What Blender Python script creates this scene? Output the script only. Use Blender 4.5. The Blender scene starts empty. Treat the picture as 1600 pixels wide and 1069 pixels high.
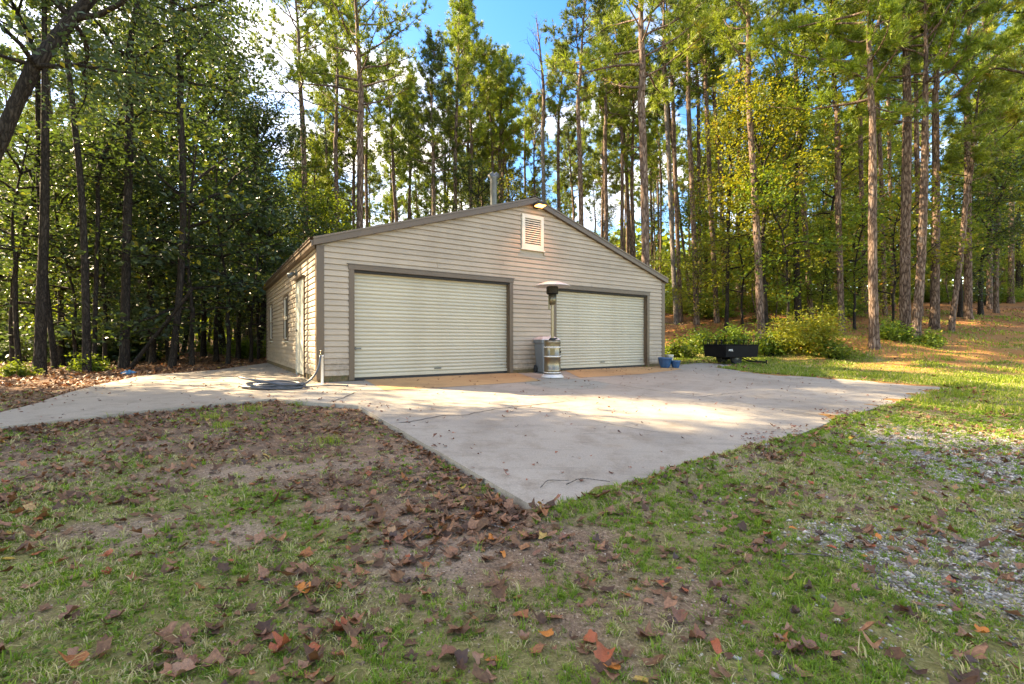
import bpy, bmesh, math, random
import numpy as np
from mathutils import Vector, Matrix, noise as mn
R = math.radians
random.seed(7); rng = np.random.default_rng(7)
S = bpy.context.scene
C = S.collection

# ------------------------------------------------------------------ camera, sky, sun, exposure
CAMH = 0.775
cam = bpy.data.cameras.new('camera'); cam.lens = 16.0; cam.sensor_width = 36.0
cam.clip_start = 0.05; cam.clip_end = 2000
camo = bpy.data.objects.new('camera', cam); C.objects.link(camo)
camo.location = (0, 0, CAMH); camo.rotation_euler = (R(90 - 0.2), 0, 0)
S.camera = camo
SUN_AZ, SUN_EL = -75.3, 34.0          # azimuth from +Y towards +X, elevation
W = bpy.data.worlds.new('World'); S.world = W; W.use_nodes = True
nt = W.node_tree; bg = nt.nodes['Background']
sky = nt.nodes.new('ShaderNodeTexSky'); sky.sky_type = 'NISHITA'; sky.sun_disc = False
sky.sun_elevation = R(SUN_EL); sky.sun_rotation = R(SUN_AZ)
sky.air_density = 1.0; sky.dust_density = 0.6; sky.ozone_density = 2.2
tc = nt.nodes.new('ShaderNodeTexCoord')
mp = nt.nodes.new('ShaderNodeMapping'); mp.inputs['Scale'].default_value = (1, 1, 2.4); mp.inputs['Location'].default_value = (3.1, 1.2, 0)
cn = nt.nodes.new('ShaderNodeTexNoise'); cn.inputs['Scale'].default_value = 2.3; cn.inputs['Detail'].default_value = 7; cn.inputs['Roughness'].default_value = .55
cr = nt.nodes.new('ShaderNodeValToRGB'); cr.color_ramp.elements[0].position = .485; cr.color_ramp.elements[1].position = .67
cr.color_ramp.elements[0].color = (0, 0, 0, 1); cr.color_ramp.elements[1].color = (.8, .8, .8, 1)
hsv = nt.nodes.new('ShaderNodeHueSaturation'); hsv.inputs['Saturation'].default_value = 1.42; hsv.inputs['Hue'].default_value = .512; hsv.inputs['Value'].default_value = .74
mix = nt.nodes.new('ShaderNodeMix'); mix.data_type = 'RGBA'
mix.inputs[7].default_value = (6.2, 6.1, 6.0, 1)
L_ = nt.links.new
L_(tc.outputs['Generated'], mp.inputs[0]); L_(mp.outputs[0], cn.inputs['Vector']); L_(cn.outputs[0], cr.inputs[0])
L_(cr.outputs[0], mix.inputs[0]); L_(sky.outputs[0], hsv.inputs['Color']); L_(hsv.outputs[0], mix.inputs[6]); L_(mix.outputs[2], bg.inputs[0])
bg.inputs[1].default_value = 0.15
sl = bpy.data.lights.new('sun', 'SUN'); sl.energy = 4.3; sl.angle = R(.53); sl.color = (1, .91, .78)
so = bpy.data.objects.new('sun', sl); C.objects.link(so)
az, el = R(SUN_AZ), R(SUN_EL)
SUND = Vector((math.sin(az) * math.cos(el), math.cos(az) * math.cos(el), math.sin(el)))
so.rotation_euler = SUND.to_track_quat('Z', 'Y').to_euler(); so.location = SUND * 60
S.view_settings.view_transform = 'Standard'; S.view_settings.look = 'None'
S.view_settings.gamma = 1; S.view_settings.exposure = 2.68; S.view_settings.use_curve_mapping = False
S.view_settings.use_white_balance = True; S.view_settings.white_balance_temperature = 9500; S.view_settings.white_balance_tint = 10      # the picture is balanced for shade
S.cycles.max_bounces = 8; S.cycles.diffuse_bounces = 4; S.cycles.transmission_bounces = 6; S.cycles.transparent_max_bounces = 6

# ------------------------------------------------------------------ helpers
def srgb(r, g, b): return tuple(((c / 255) / 12.92 if c / 255 <= .04045 else ((c / 255 + .055) / 1.055) ** 2.4) for c in (r, g, b)) + (1,)
def tag(o, label=None, cat=None, group=None, kind=None):
    for k, v in (('label', label), ('category', cat), ('group', group), ('kind', kind)):
        if v: o[k] = v
    return o
def link(name, me, parent=None, loc=None):
    o = bpy.data.objects.new(name, me); C.objects.link(o)
    if parent: o.parent = parent
    if loc is not None: o.location = loc
    return o
def empty(name, loc=(0, 0, 0), rz=0):
    o = bpy.data.objects.new(name, None); C.objects.link(o); o.location = loc; o.rotation_euler = (0, 0, rz); o.empty_display_size = .2
    return o
class MB:
    """collects polygons"""
    def __init__(s): s.v = []; s.f = []; s.m = []; s.sm = []
    def add(s, vs, fs, m=0, smooth=False):
        b = len(s.v); s.v += [tuple(p) for p in vs]
        for f in fs: s.f.append(tuple(i + b for i in f)); s.m.append(m); s.sm.append(smooth)
    def box(s, a, b, m=0):
        x0, y0, z0 = a; x1, y1, z1 = b
        s.add([(x0,y0,z0),(x1,y0,z0),(x1,y1,z0),(x0,y1,z0),(x0,y0,z1),(x1,y0,z1),(x1,y1,z1),(x0,y1,z1)],
              [(0,3,2,1),(4,5,6,7),(0,1,5,4),(1,2,6,5),(2,3,7,6),(3,0,4,7)], m)
    def prism(s, poly, y0, y1, m=0):
        """poly of (x,z), extruded y0..y1"""
        n = len(poly); vs = [(x, y0, z) for x, z in poly] + [(x, y1, z) for x, z in poly]
        fs = [tuple(range(n)), tuple(range(2 * n - 1, n - 1, -1))] + [(i, i + n, (i + 1) % n + n, (i + 1) % n) for i in range(n)]
        s.add(vs, fs, m)
    def lathe(s, prof, n=24, c=(0, 0), m=0, smooth=True):
        vs = []
        for r, z in prof:
            for k in range(n):
                a = 2 * math.pi * k / n; vs.append((c[0] + r * math.cos(a), c[1] + r * math.sin(a), z))
        fs = []
        for i in range(len(prof) - 1):
            for k in range(n):
                k2 = (k + 1) % n; fs.append((i*n+k, i*n+k2, (i+1)*n+k2, (i+1)*n+k))
        s.add(vs, fs, m, smooth)
    def tube(s, pts, rad, n=8, m=0, cap=True):
        pts = [Vector(p) for p in pts]; N = len(pts)
        rad = [rad] * N if not hasattr(rad, '__len__') else rad
        vs = []; up = Vector((0, 0, 1))
        for i, p in enumerate(pts):
            t = (pts[min(i + 1, N - 1)] - pts[max(i - 1, 0)]).normalized()
            if i == 0:
                a = t.cross(up) if abs(t.dot(up)) < .95 else t.cross(Vector((1, 0, 0)))
            else: a = pa - t * pa.dot(t)
            a.normalize(); pa = a; b = t.cross(a)
            for k in range(n):
                q = 2 * math.pi * k / n; vs.append(p + (a * math.cos(q) + b * math.sin(q)) * rad[i])
        fs = []
        for i in range(N - 1):
            for k in range(n):
                k2 = (k + 1) % n; fs.append((i*n+k, i*n+k2, (i+1)*n+k2, (i+1)*n+k))
        if cap: fs += [tuple(range(n - 1, -1, -1)), tuple((N - 1) * n + k for k in range(n))]
        s.add(vs, fs, m, True)
    def mesh(s, name, mats):
        me = bpy.data.meshes.new(name); me.from_pydata(s.v, [], s.f)
        for mt in (mats if isinstance(mats, (list, tuple)) else [mats]): me.materials.append(mt)
        me.polygons.foreach_set('material_index', s.m); me.polygons.foreach_set('use_smooth', s.sm)
        me.update(); return me
    def build(s, name, mats, parent=None, loc=None, bevel=0):
        o = link(name, s.mesh(name, mats), parent, loc)
        if bevel:
            md = o.modifiers.new('bevel', 'BEVEL'); md.width = bevel; md.segments = 2; md.limit_method = 'ANGLE'; md.angle_limit = R(40)
        return o
def fixn(o):
    bm = bmesh.new(); bm.from_mesh(o.data); bmesh.ops.recalc_face_normals(bm, faces=bm.faces); bm.to_mesh(o.data); bm.free(); return o
def np_mesh(name, V, F, mats, midx=None, attrs=None, smooth=None):
    """V (n,3); F list of (k,3) or (k,4) arrays"""
    me = bpy.data.meshes.new(name)
    V = np.asarray(V, np.float32); F = [np.asarray(f, np.int32) for f in F if len(f)]
    me.vertices.add(len(V)); me.vertices.foreach_set('co', V.ravel())
    nl = sum(f.size for f in F); npo = sum(len(f) for f in F)
    me.loops.add(nl); me.polygons.add(npo)
    me.loops.foreach_set('vertex_index', np.concatenate([f.ravel() for f in F]))
    tot = np.concatenate([np.full(len(f), f.shape[1], np.int32) for f in F])
    st = np.concatenate([[0], np.cumsum(tot)[:-1]]).astype(np.int32)
    me.polygons.foreach_set('loop_start', st); me.polygons.foreach_set('loop_total', tot)
    for mt in (mats if isinstance(mats, (list, tuple)) else [mats]): me.materials.append(mt)
    if midx is not None: me.polygons.foreach_set('material_index', np.concatenate([np.asarray(x, np.int32) for x in midx if len(x)]))
    if smooth is not None: me.polygons.foreach_set('use_smooth', np.concatenate([np.asarray(x, bool) for x in smooth if len(x)]))
    for k, a in (attrs or {}).items():
        a = np.asarray(a, np.float32)
        if a.ndim == 1: me.attributes.new(k, 'FLOAT', 'POINT').data.foreach_set('value', a)
        else: me.attributes.new(k, 'FLOAT_COLOR', 'POINT').data.foreach_set('color', a.ravel())
    me.update(calc_edges=True); return me
_lat = np.random.default_rng(3).random((256, 256))
def vnoise(x, y, seed=0):
    x = np.asarray(x, float) + seed * 17.31; y = np.asarray(y, float) + seed * 9.77
    xi = np.floor(x).astype(int); yi = np.floor(y).astype(int); fx = x - xi; fy = y - yi
    fx = fx * fx * (3 - 2 * fx); fy = fy * fy * (3 - 2 * fy)
    g = lambda a, b: _lat[a & 255, b & 255]
    return (g(xi, yi) * (1 - fx) + g(xi + 1, yi) * fx) * (1 - fy) + (g(xi, yi + 1) * (1 - fx) + g(xi + 1, yi + 1) * fx) * fy
def fbm(x, y, f=1., o=4, seed=0):
    t = 0; a = 1; n = 0
    for k in range(o):
        t = t + a * vnoise(np.asarray(x) * f, np.asarray(y) * f, seed + k * 3); n += a; a *= .5; f *= 2.1
    return t / n
def sstep(a, b, x):
    t = np.clip((np.asarray(x, float) - a) / (b - a), 0, 1); return t * t * (3 - 2 * t)

# ------------------------------------------------------------------ materials
def newmat(name):
    m = bpy.data.materials.new(name); m.use_nodes = True; n = m.node_tree; p = n.nodes['Principled BSDF']
    return m, n, p
def nd(n, t, **kw):
    x = n.nodes.new('ShaderNode' + t)
    for k, v in kw.items():
        if k.startswith('i_'): x.inputs[k[2:].replace('_', ' ')].default_value = v
        else: setattr(x, k, v)
    return x
def ramp(n, fac, stops):
    r = n.nodes.new('ShaderNodeValToRGB'); e = r.color_ramp.elements
    while len(e) < len(stops): e.new(.5)
    for i, (p, c) in enumerate(stops): e[i].position = p; e[i].color = tuple(c[:3]) + (1,)
    n.links.new(fac, r.inputs[0]); return r
def mixc(n, fac, a, b, bt='MIX'):
    x = n.nodes.new('ShaderNodeMix'); x.data_type = 'RGBA'; x.blend_type = bt
    for sck, val in ((0, fac), (6, a), (7, b)):
        if isinstance(val, (int, float)): x.inputs[sck].default_value = val
        elif isinstance(val, tuple): x.inputs[sck].default_value = tuple(val[:3]) + (1,)
        else: n.links.new(val, x.inputs[sck])
    return x.outputs[2]
def coords(n, scale=(1, 1, 1), kind='Object'):
    t = nd(n, 'TexCoord'); m = nd(n, 'Mapping'); m.inputs['Scale'].default_value = scale
    n.links.new(t.outputs[kind], m.inputs[0]); return m.outputs[0]
def noise(n, vec, scale, detail=4, rough=.55):
    x = nd(n, 'TexNoise', i_Scale=scale, i_Detail=detail, i_Roughness=rough)
    if vec is not None: n.links.new(vec, x.inputs['Vector'])
    return x.outputs[0]
def bump(n, p, h, strength=.3, dist=.01):
    b = nd(n, 'Bump', i_Strength=strength, i_Distance=dist); n.links.new(h, b.inputs['Height']); n.links.new(b.outputs[0], p.inputs['Normal']); return b
def paint(name, col, rough=.5, metal=0, var=.12, vs=6, dirt=None, bmp=.05, spec=.5, objvar=0, splash=None):
    m, n, p = newmat(name); v = coords(n)
    f = noise(n, v, vs, 6)
    c2 = tuple(c * (1 - var) for c in col[:3]); c3 = tuple(min(1, c * (1 + var)) for c in col[:3])
    r = ramp(n, f, [(.3, c2), (.7, c3)]); out = r.outputs[0]
    if dirt:
        f2 = noise(n, coords(n, (1, 1, .25)), vs * .6, 8, .7); r2 = ramp(n, f2, [(.5, (0, 0, 0)), (.75, (1, 1, 1))])
        mm = nd(n, 'Math', operation='MULTIPLY'); mm.inputs[1].default_value = .55; n.links.new(r2.outputs[0], mm.inputs[0])
        out = mixc(n, mm.outputs[0], out, dirt)
    if splash:      # mud splashed up from the ground
        sx = nd(n, 'SeparateXYZ'); n.links.new(v, sx.inputs[0]); mr = nd(n, 'MapRange'); mr.inputs['From Min'].default_value = .75; mr.inputs['From Max'].default_value = .05
        n.links.new(sx.outputs[2], mr.inputs[0]); sn = ramp(n, noise(n, v, 9, 8, .75), [(.42, (0, 0, 0)), (.62, (1, 1, 1))]); mu = nd(n, 'Math', operation='MULTIPLY')
        n.links.new(mr.outputs[0], mu.inputs[0]); n.links.new(sn.outputs[0], mu.inputs[1]); m2 = nd(n, 'Math', operation='MULTIPLY'); m2.inputs[1].default_value = .8; n.links.new(mu.outputs[0], m2.inputs[0]); out = mixc(n, m2.outputs[0], out, splash)
    if objvar:
        oi = nd(n, 'ObjectInfo'); mr = nd(n, 'MapRange'); mr.inputs['To Min'].default_value = 1 - objvar; mr.inputs['To Max'].default_value = 1 + objvar
        n.links.new(oi.outputs['Random'], mr.inputs[0]); hv = nd(n, 'HueSaturation'); n.links.new(mr.outputs[0], hv.inputs['Value']); n.links.new(out, hv.inputs['Color']); out = hv.outputs[0]
    n.links.new(out, p.inputs['Base Color']); p.inputs['Roughness'].default_value = rough; p.inputs['Metallic'].default_value = metal
    p.inputs['Specular IOR Level'].default_value = spec
    if bmp: bump(n, p, noise(n, v, vs * 8, 4), bmp, .004)
    return m
M = {}
M['siding'] = paint('siding_vinyl', (.355, .285, .215), .55, var=.10, vs=1.3, dirt=(.26, .20, .145), bmp=.08, objvar=.07, splash=(.15, .11, .07))
M['trim'] = paint('taupe_trim', (.10, .064, .038), .45, var=.12, vs=3, dirt=(.10, .08, .06))
M['slat'] = paint('roller_slat', (.45, .405, .31), .42, var=.08, vs=1.2, dirt=(.33, .27, .18), bmp=.03, objvar=.05)
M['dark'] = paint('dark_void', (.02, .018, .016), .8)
M['rubber'] = paint('black_rubber', (.018, .018, .018), .7)
M['roof'] = paint('roof_metal', (.13, .09, .06), .4, .3, dirt=(.09, .07, .05))
M['white'] = paint('white_vinyl', (.60, .55, .45), .4, var=.06)
M['pvc'] = paint('pvc_white', (.75, .73, .68), .4, var=.05)
M['door'] = paint('steel_door', (.46, .45, .38), .45, var=.05, vs=2)
M['glass'] = paint('dark_glass', (.02, .025, .03), .05, var=0, bmp=0, spec=.8)
M['galv'] = paint('galvanized', (.11, .12, .125), .45, .5, var=.15, vs=9)
M['steel'] = paint('brushed_steel', (.24, .195, .14), .34, .9, var=.1, vs=4, dirt=(.30, .24, .15))
M['alu'] = paint('reflector_aluminium', (.66, .62, .58), .5, .35, var=.08, vs=6)
M['brass'] = paint('dark_bronze', (.16, .13, .08), .35, .8, var=.1)
M['black'] = paint('black_paint', (.005, .005, .006), .65, var=.3, spec=.15)
M['tire'] = paint('tire', (.02, .02, .02), .85)
M['binplastic'] = paint('grey_plastic', (.15, .165, .17), .5, var=.1, dirt=(.2, .2, .19))
M['lid'] = paint('grey_lid', (.52, .47, .46), .5, var=.08)
M['blue'] = paint('blue_glaze', (.008, .07, .17), .25, var=.25, vs=9, spec=.8)
M['bluetarp'] = paint('blue_plastic', (.02, .16, .30), .45, var=.2)
M['cream'] = paint('cream_glaze', (.55, .50, .38), .3)
M['soil'] = paint('potting_soil', (.05, .03, .02), .9, vs=30)
M['hose'] = paint('hose_rubber', (.045, .055, .07), .38, var=.4, vs=5)
M['decal'] = paint('white_decal', (.75, .75, .73), .5, var=.03, bmp=0)
def emis(name, col, st):
    m, n, p = newmat(name); p.inputs['Emission Color'].default_value = col; p.inputs['Emission Strength'].default_value = st
    p.inputs['Base Color'].default_value = (.8, .7, .5, 1); return m
M['lamp'] = emis('lamp_glow', (1, .40, .09, 1), 2.2)
# mossy foundation
m, n, p = newmat('mossy_block'); v = coords(n)
r = ramp(n, noise(n, v, 7, 8, .7), [(.3, (.03, .022, .015)), (.5, (.14, .095, .045)), (.62, (.06, .06, .02)), (.8, (.20, .15, .09))])
n.links.new(r.outputs[0], p.inputs['Base Color']); p.inputs['Roughness'].default_value = .9; bump(n, p, noise(n, v, 30), .6, .01); M['found'] = m
# concrete
def concrete(name, base, stain, amount):
    m, n, p = newmat(name); v = coords(n)
    big = noise(n, v, .55, 6, .6); mid = noise(n, coords(n, (1, 1, 1)), 3.2, 10, .75)
    r = ramp(n, big, [(.28, tuple(c * .64 for c in base)), (.46, tuple(c * .92 for c in base)), (.6, base), (.75, tuple(min(1, c * 1.2) for c in base))])
    r2 = ramp(n, mid, [(.49, (0, 0, 0)), (.7, (1, 1, 1))]); mm = nd(n, 'Math', operation='MULTIPLY'); mm.inputs[1].default_value = amount
    n.links.new(r2.outputs[0], mm.inputs[0]); c1 = mixc(n, mm.outputs[0], r.outputs[0], stain)
    # broom / drag streaks running away from the doors
    st = noise(n, coords(n, (.5, 5, 1)), 2.2, 8, .7); r3 = ramp(n, st, [(.55, (0, 0, 0)), (.74, (1, 1, 1))])
    m3 = nd(n, 'Math', operation='MULTIPLY'); m3.inputs[1].default_value = amount * .8; n.links.new(r3.outputs[0], m3.inputs[0])
    c2 = mixc(n, m3.outputs[0], c1, tuple(c * .42 for c in base))
    # spots
    vo = nd(n, 'TexVoronoi', i_Scale=1.9); n.links.new(v, vo.inputs['Vector']); r4 = ramp(n, vo.outputs['Distance'], [(.02, (1, 1, 1)), (.11, (0, 0, 0))])
    m4 = nd(n, 'Math', operation='MULTIPLY'); m4.inputs[1].default_value = .38; n.links.new(r4.outputs[0], m4.inputs[0])
    c3 = mixc(n, m4.outputs[0], c2, tuple(c * .5 for c in stain))
    gr = noise(n, v, 90, 3, .7); r5 = ramp(n, gr, [(.35, (.72, .72, .72)), (.65, (1.12, 1.12, 1.12))])
    c4 = mixc(n, .8, c3, r5.outputs[0], 'MULTIPLY')
    n.links.new(c4, p.inputs['Base Color']); p.inputs['Roughness'].default_value = .82
    h = mixc(n, .4, gr, noise(n, v, 14, 8, .7)); bump(n, p, h, .35, .006); M[name] = m
concrete('concrete', (.345, .305, .245), (.20, .16, .115), .85)
concrete('concrete_worn', (.34, .29, .225), (.17, .135, .095), .75)
concrete('tan_concrete', (.50, .30, .13), (.30, .17, .07), .6)
M['crack'] = paint('crack_dark', (.05, .042, .034), .9, bmp=0)

def leafmat(name, stops, trans=.38, tcol=(.30, .36, .03), rough=.5, objvar=.25):
    m, n, p = newmat(name)
    at = nd(n, 'Attribute', attribute_name='rnd')
    oi = nd(n, 'ObjectInfo')
    r = ramp(n, at.outputs['Fac'], stops)
    hs = nd(n, 'HueSaturation'); n.links.new(r.outputs[0], hs.inputs['Color'])
    mr = nd(n, 'MapRange'); mr.inputs['To Min'].default_value = 1 - objvar; mr.inputs['To Max'].default_value = 1 + objvar
    n.links.new(oi.outputs['Random'], mr.inputs[0]); n.links.new(mr.outputs[0], hs.inputs['Value'])
    mh = nd(n, 'MapRange'); mh.inputs['To Min'].default_value = .485; mh.inputs['To Max'].default_value = .512
    ml = nd(n, 'Math', operation='FRACT'); m7 = nd(n, 'Math', operation='MULTIPLY'); m7.inputs[1].default_value = 7.31
    n.links.new(oi.outputs['Random'], m7.inputs[0]); n.links.new(m7.outputs[0], ml.inputs[0]); n.links.new(ml.outputs[0], mh.inputs[0]); n.links.new(mh.outputs[0], hs.inputs['Hue'])
    n.links.new(hs.outputs[0] if name != 'fallen' else mixc(n, .85, hs.outputs[0], ramp(n, noise(n, coords(n), 90, 4, .7), [(.3, (.35, .3, .3)), (.7, (1.5, 1.4, 1.3))]).outputs[0], 'MULTIPLY'), p.inputs['Base Color']); p.inputs['Roughness'].default_value = rough; p.inputs['Specular IOR Level'].default_value = .35
    if trans:
        t = nd(n, 'BsdfTranslucent'); c = mixc(n, .6, hs.outputs[0], tcol); n.links.new(c, t.inputs[0])
        mx = nd(n, 'MixShader'); mx.inputs[0].default_value = trans
        n.links.new(p.outputs[0], mx.inputs[1]); n.links.new(t.outputs[0], mx.inputs[2]); n.links.new(mx.outputs[0], n.nodes['Material Output'].inputs[0])
    M[name] = m
leafmat('needle', [(0, (.06, .11, .018)), (.5, (.15, .225, .025)), (.9, (.26, .31, .035)), (.97, (.22, .12, .03)), (1, (.26, .11, .03))], .35, (.30, .38, .03))
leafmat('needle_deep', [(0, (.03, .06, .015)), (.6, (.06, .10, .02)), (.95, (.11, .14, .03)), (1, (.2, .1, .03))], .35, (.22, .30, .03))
leafmat('leaf_green', [(0, (.035, .08, .015)), (.6, (.095, .17, .022)), (.93, (.18, .25, .03)), (1, (.35, .28, .03))], .42, (.34, .42, .03))
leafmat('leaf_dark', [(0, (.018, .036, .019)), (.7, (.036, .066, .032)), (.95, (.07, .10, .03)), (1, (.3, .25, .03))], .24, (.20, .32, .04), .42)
leafmat('leaf_yellow', [(0, (.08, .12, .015)), (.5, (.16, .215, .022)), (.85, (.24, .28, .03)), (1, (.36, .20, .03))], .42, (.45, .42, .03))
leafmat('grass', [(0, (.075, .14, .016)), (.45, (.17, .26, .025)), (.68, (.29, .35, .045)), (.76, (.42, .34, .15)), (1, (.55, .44, .26))], .35, (.25, .42, .03), .6)
leafmat('fallen', [(0, (.06, .032, .022)), (.45, (.17, .085, .045)), (.75, (.30, .155, .10)), (.9, (.30, .10, .035)), (.96, (.36, .22, .13)), (1, (.45, .30, .05))], .12, (.4, .12, .03), .6, .1)
for k, (nm, cl) in enumerate({'lf_dark': (.06, .03, .02), 'lf_brown': (.19, .08, .045), 'lf_mauve': (.27, .14, .08), 'lf_rust': (.34, .085, .03), 'lf_orange': (.48, .16, .025), 'lf_tan': (.27, .165, .105)}.items()):
    m = paint(nm, cl, .55, var=.45, vs=22, dirt=tuple(c * .35 for c in cl), bmp=.4); M[nm] = m
def bark(name, a, b, c):
    m, n, p = newmat(name); v = coords(n, (1, 1, .22))
    nz = nd(n, 'TexNoise', i_Scale=9., i_Detail=5.); n.links.new(v, nz.inputs['Vector']); v2 = mixc(n, .11 if 'pine' in name else .2, v, nz.outputs['Color'])
    vo = nd(n, 'TexVoronoi', i_Scale=15. if 'pine' in name else 24., feature='DISTANCE_TO_EDGE'); n.links.new(v2, vo.inputs['Vector'])
    r = ramp(n, vo.outputs['Distance'], [(.0, a), (.12, b), (.4, c)])
    f = noise(n, coords(n, (1, 1, .3)), 5, 8, .7); r2 = ramp(n, f, [(.3, (.6, .6, .6)), (.7, (1.25, 1.2, 1.15))])
    o = mixc(n, .9, r.outputs[0], r2.outputs[0], 'MULTIPLY')
    n.links.new(o, p.inputs['Base Color']); p.inputs['Roughness'].default_value = .9; p.inputs['Specular IOR Level'].default_value = .2
    bump(n, p, vo.outputs['Distance'], .9, .03); M[name] = m
bark('bark_pine', (.045, .028, .02), (.145, .10, .076), (.27, .205, .165))
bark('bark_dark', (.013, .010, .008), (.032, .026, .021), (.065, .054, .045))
bark('bark_dead', (.06, .05, .045), (.16, .14, .12), (.26, .235, .21))

# ------------------------------------------------------------------ terrain
LX, LY = -3.62, 8.5; UX, UY = .8327, .5538          # front left corner of the garage and the direction of its front wall
def softp(x, w): return w * np.logaddexp(0, np.asarray(x, float) / w)
def zslab(x, y):
    d = (x - LX) * UY - (y - LY) * UX
    return -0.035 * (softp(d, .5) - softp(d - 13, 1.))
_xk = [-60, -15, -5, 0, 5, 9, 13, 25, 60]; _yk = [70, 60, 34, 25, 19.5, 15.8, 12.6, 12.3, 12]
def zrise(x, y):
    y0 = np.interp(x, _xk, _yk); r = .2 * softp(y - y0 - 1, 1.1)
    return 16 * (1 - np.exp(-r / 16))
def zground(x, y):
    x = np.asarray(x, float); y = np.asarray(y, float); od = outslab(x, y)
    zs = zslab(x, y); z = zs + zrise(x, y) - .045 + .018 * sstep(4.5, 6.5, x)
    far = sstep(9, 16, np.hypot(x, y - 4))
    z = z + (fbm(x, y, .9, 3, 5) - .5) * (.05 + .35 * far * sstep(14, 30, np.hypot(x, y))) * sstep(-0.2, .6, od) + (fbm(x, y, 6, 3, 9) - .5) * .03 * sstep(0, .5, od)
    # soil, straw and roots creeping over the thin right-hand edges of the apron
    creep = zs + .10 * (fbm(x, y, 2.2, 4, 51) - .47 + od * np.where(x > 2.2, .75, 3.0))
    ok = (od < .16) & (od > -.6) & (x > .12) & (y < 12.5) & (y > 1.5)
    top = zs + .012 - .03 * sstep(.04, .16, od)
    return np.where(ok, np.maximum(z, np.minimum(creep, top)), z)
def hit(px, py, zf=None):
    """a point of the ground seen at a spot of the survey picture"""
    zf = zf or zslab; k = (px - 800) / 711; q = (py - 532) / 711; Y = 1.0
    for _ in range(4000):
        if CAMH - q * Y <= zf(k * Y, Y): break
        Y += .01
    return (k * Y, Y)
MAIN = [hit(*p) for p in ((842,797),(560,634),(508,630),(457,627))]
MAIN = MAIN + [(LX - .0, LY - .02), (LX + UX * 9.93 + .1, LY + UY * 9.93)]
MAIN += [(6.6, 15.9), (7.6, 15.0), hit(1177,568.5), hit(1115,574), hit(1187,584), hit(1342,594), hit(1487,606), hit(1435,622), hit(1390,632), hit(1311,653), hit(1256,676), hit(1160,700), hit(1089,719), hit(960,765)]
VX, VY = -UY, UX
PAD = [hit(457,627), hit(431,622), hit(262,637), hit(0,666), (-9.5, 3.2), (-10.8, 3.6), hit(0,644), hit(60,629), hit(97,616), hit(161,599), hit(225,586), hit(337,578), (LX + VX * 8.9, LY + VY * 8.9), (LX, LY)]
def _sd(poly, x, y):
    x = np.asarray(x, float); y = np.asarray(y, float); ins = np.zeros(x.shape, bool); dm = np.full(x.shape, 1e9)
    for i in range(len(poly)):
        (x1, y1), (x2, y2) = poly[i], poly[(i + 1) % len(poly)]
        dx, dy = x2 - x1, y2 - y1; L2 = dx * dx + dy * dy + 1e-12
        t = np.clip(((x - x1) * dx + (y - y1) * dy) / L2, 0, 1)
        dm = np.minimum(dm, np.hypot(x - x1 - t * dx, y - y1 - t * dy))
        c = ((y1 > y) != (y2 > y)) & (x < (x2 - x1) * (y - y1) / (y2 - y1 + 1e-12) + x1); ins ^= c
    return np.where(ins, -dm, dm)
GAR = [(LX, LY), (LX + UX * 9.93, LY + UY * 9.93), (LX + UX * 9.93 + VX * 8.9, LY + UY * 9.93 + VY * 8.9), (LX + VX * 8.9, LY + VY * 8.9)]
def outslab(x, y): return np.minimum(_sd(MAIN, x, y), np.minimum(_sd(PAD, x, y), _sd(GAR, x, y)))
def masks(x, y):
    """grass, gravel, sand, straw cover, 0..1"""
    n1 = fbm(x, y, .8, 4, 11); n2 = fbm(x, y, 2.2, 4, 23); n3 = fbm(x, y, .35, 3, 31)
    dist = np.hypot(x, y)
    wood = np.clip(sstep(-6.5, -8.5, x) * sstep(6, 8, y) + sstep(0, 2.5, y - np.interp(x, [-20, -9, 3, 9, 13, 18, 25, 60], [6, 10, 17, 18.5, 17.5, 18.5, 20, 22])), 0, 1)
    grav = sstep(-.25, .9, x - (1.25 + .42 * y)) * sstep(6.6, 4.8, y) * sstep(.44, .60, n1 * .55 + n2 * .45 + .05 * sstep(1, 3, x - (1.25 + .42 * y)))
    grav = np.maximum(grav, .8 * sstep(.62, .70, n1) * sstep(.8, 2, x) * sstep(5, 3, y))
    # left strip next to the slab is bare leafy soil
    od = outslab(x, y)
    mulch = np.clip(sstep(1.5, .3, od) * sstep(.7, -.4, x) + sstep(.2, -1.2, x) * sstep(3.0, 4.6, y) * .75, 0, 1)
    gr = sstep(.43, .62, n2 * .55 + n1 * .45 + .10 * sstep(3.2, 1.6, y) - .26 * mulch + .17 * sstep(5.0, 7.5, x) * sstep(5, 7, y) + .10)
    gr = gr * (1 - .8 * grav) * (1 - wood * .93)
    sand = .55 * sstep(.58, .70, fbm(x, y, 1.3, 4, 47)) * (1 - gr) * (1 - wood) * sstep(5.0, 3.4, y)
    sand = np.maximum(sand, .9 * np.exp(-(((x + 1.0) / .75) ** 2 + ((y - 2.45) / .28) ** 2)) * (1 - .5 * gr))
    straw = np.clip(sstep(11.8, 14.2, y + 1.5 * (n1 - .5)) * sstep(8.5, 12.5, x) + wood * sstep(.35, .6, n3) * sstep(0, 6, x), 0, 1) * sstep(.2, .42, n1)
    return gr, grav, sand, straw, wood, mulch
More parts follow.
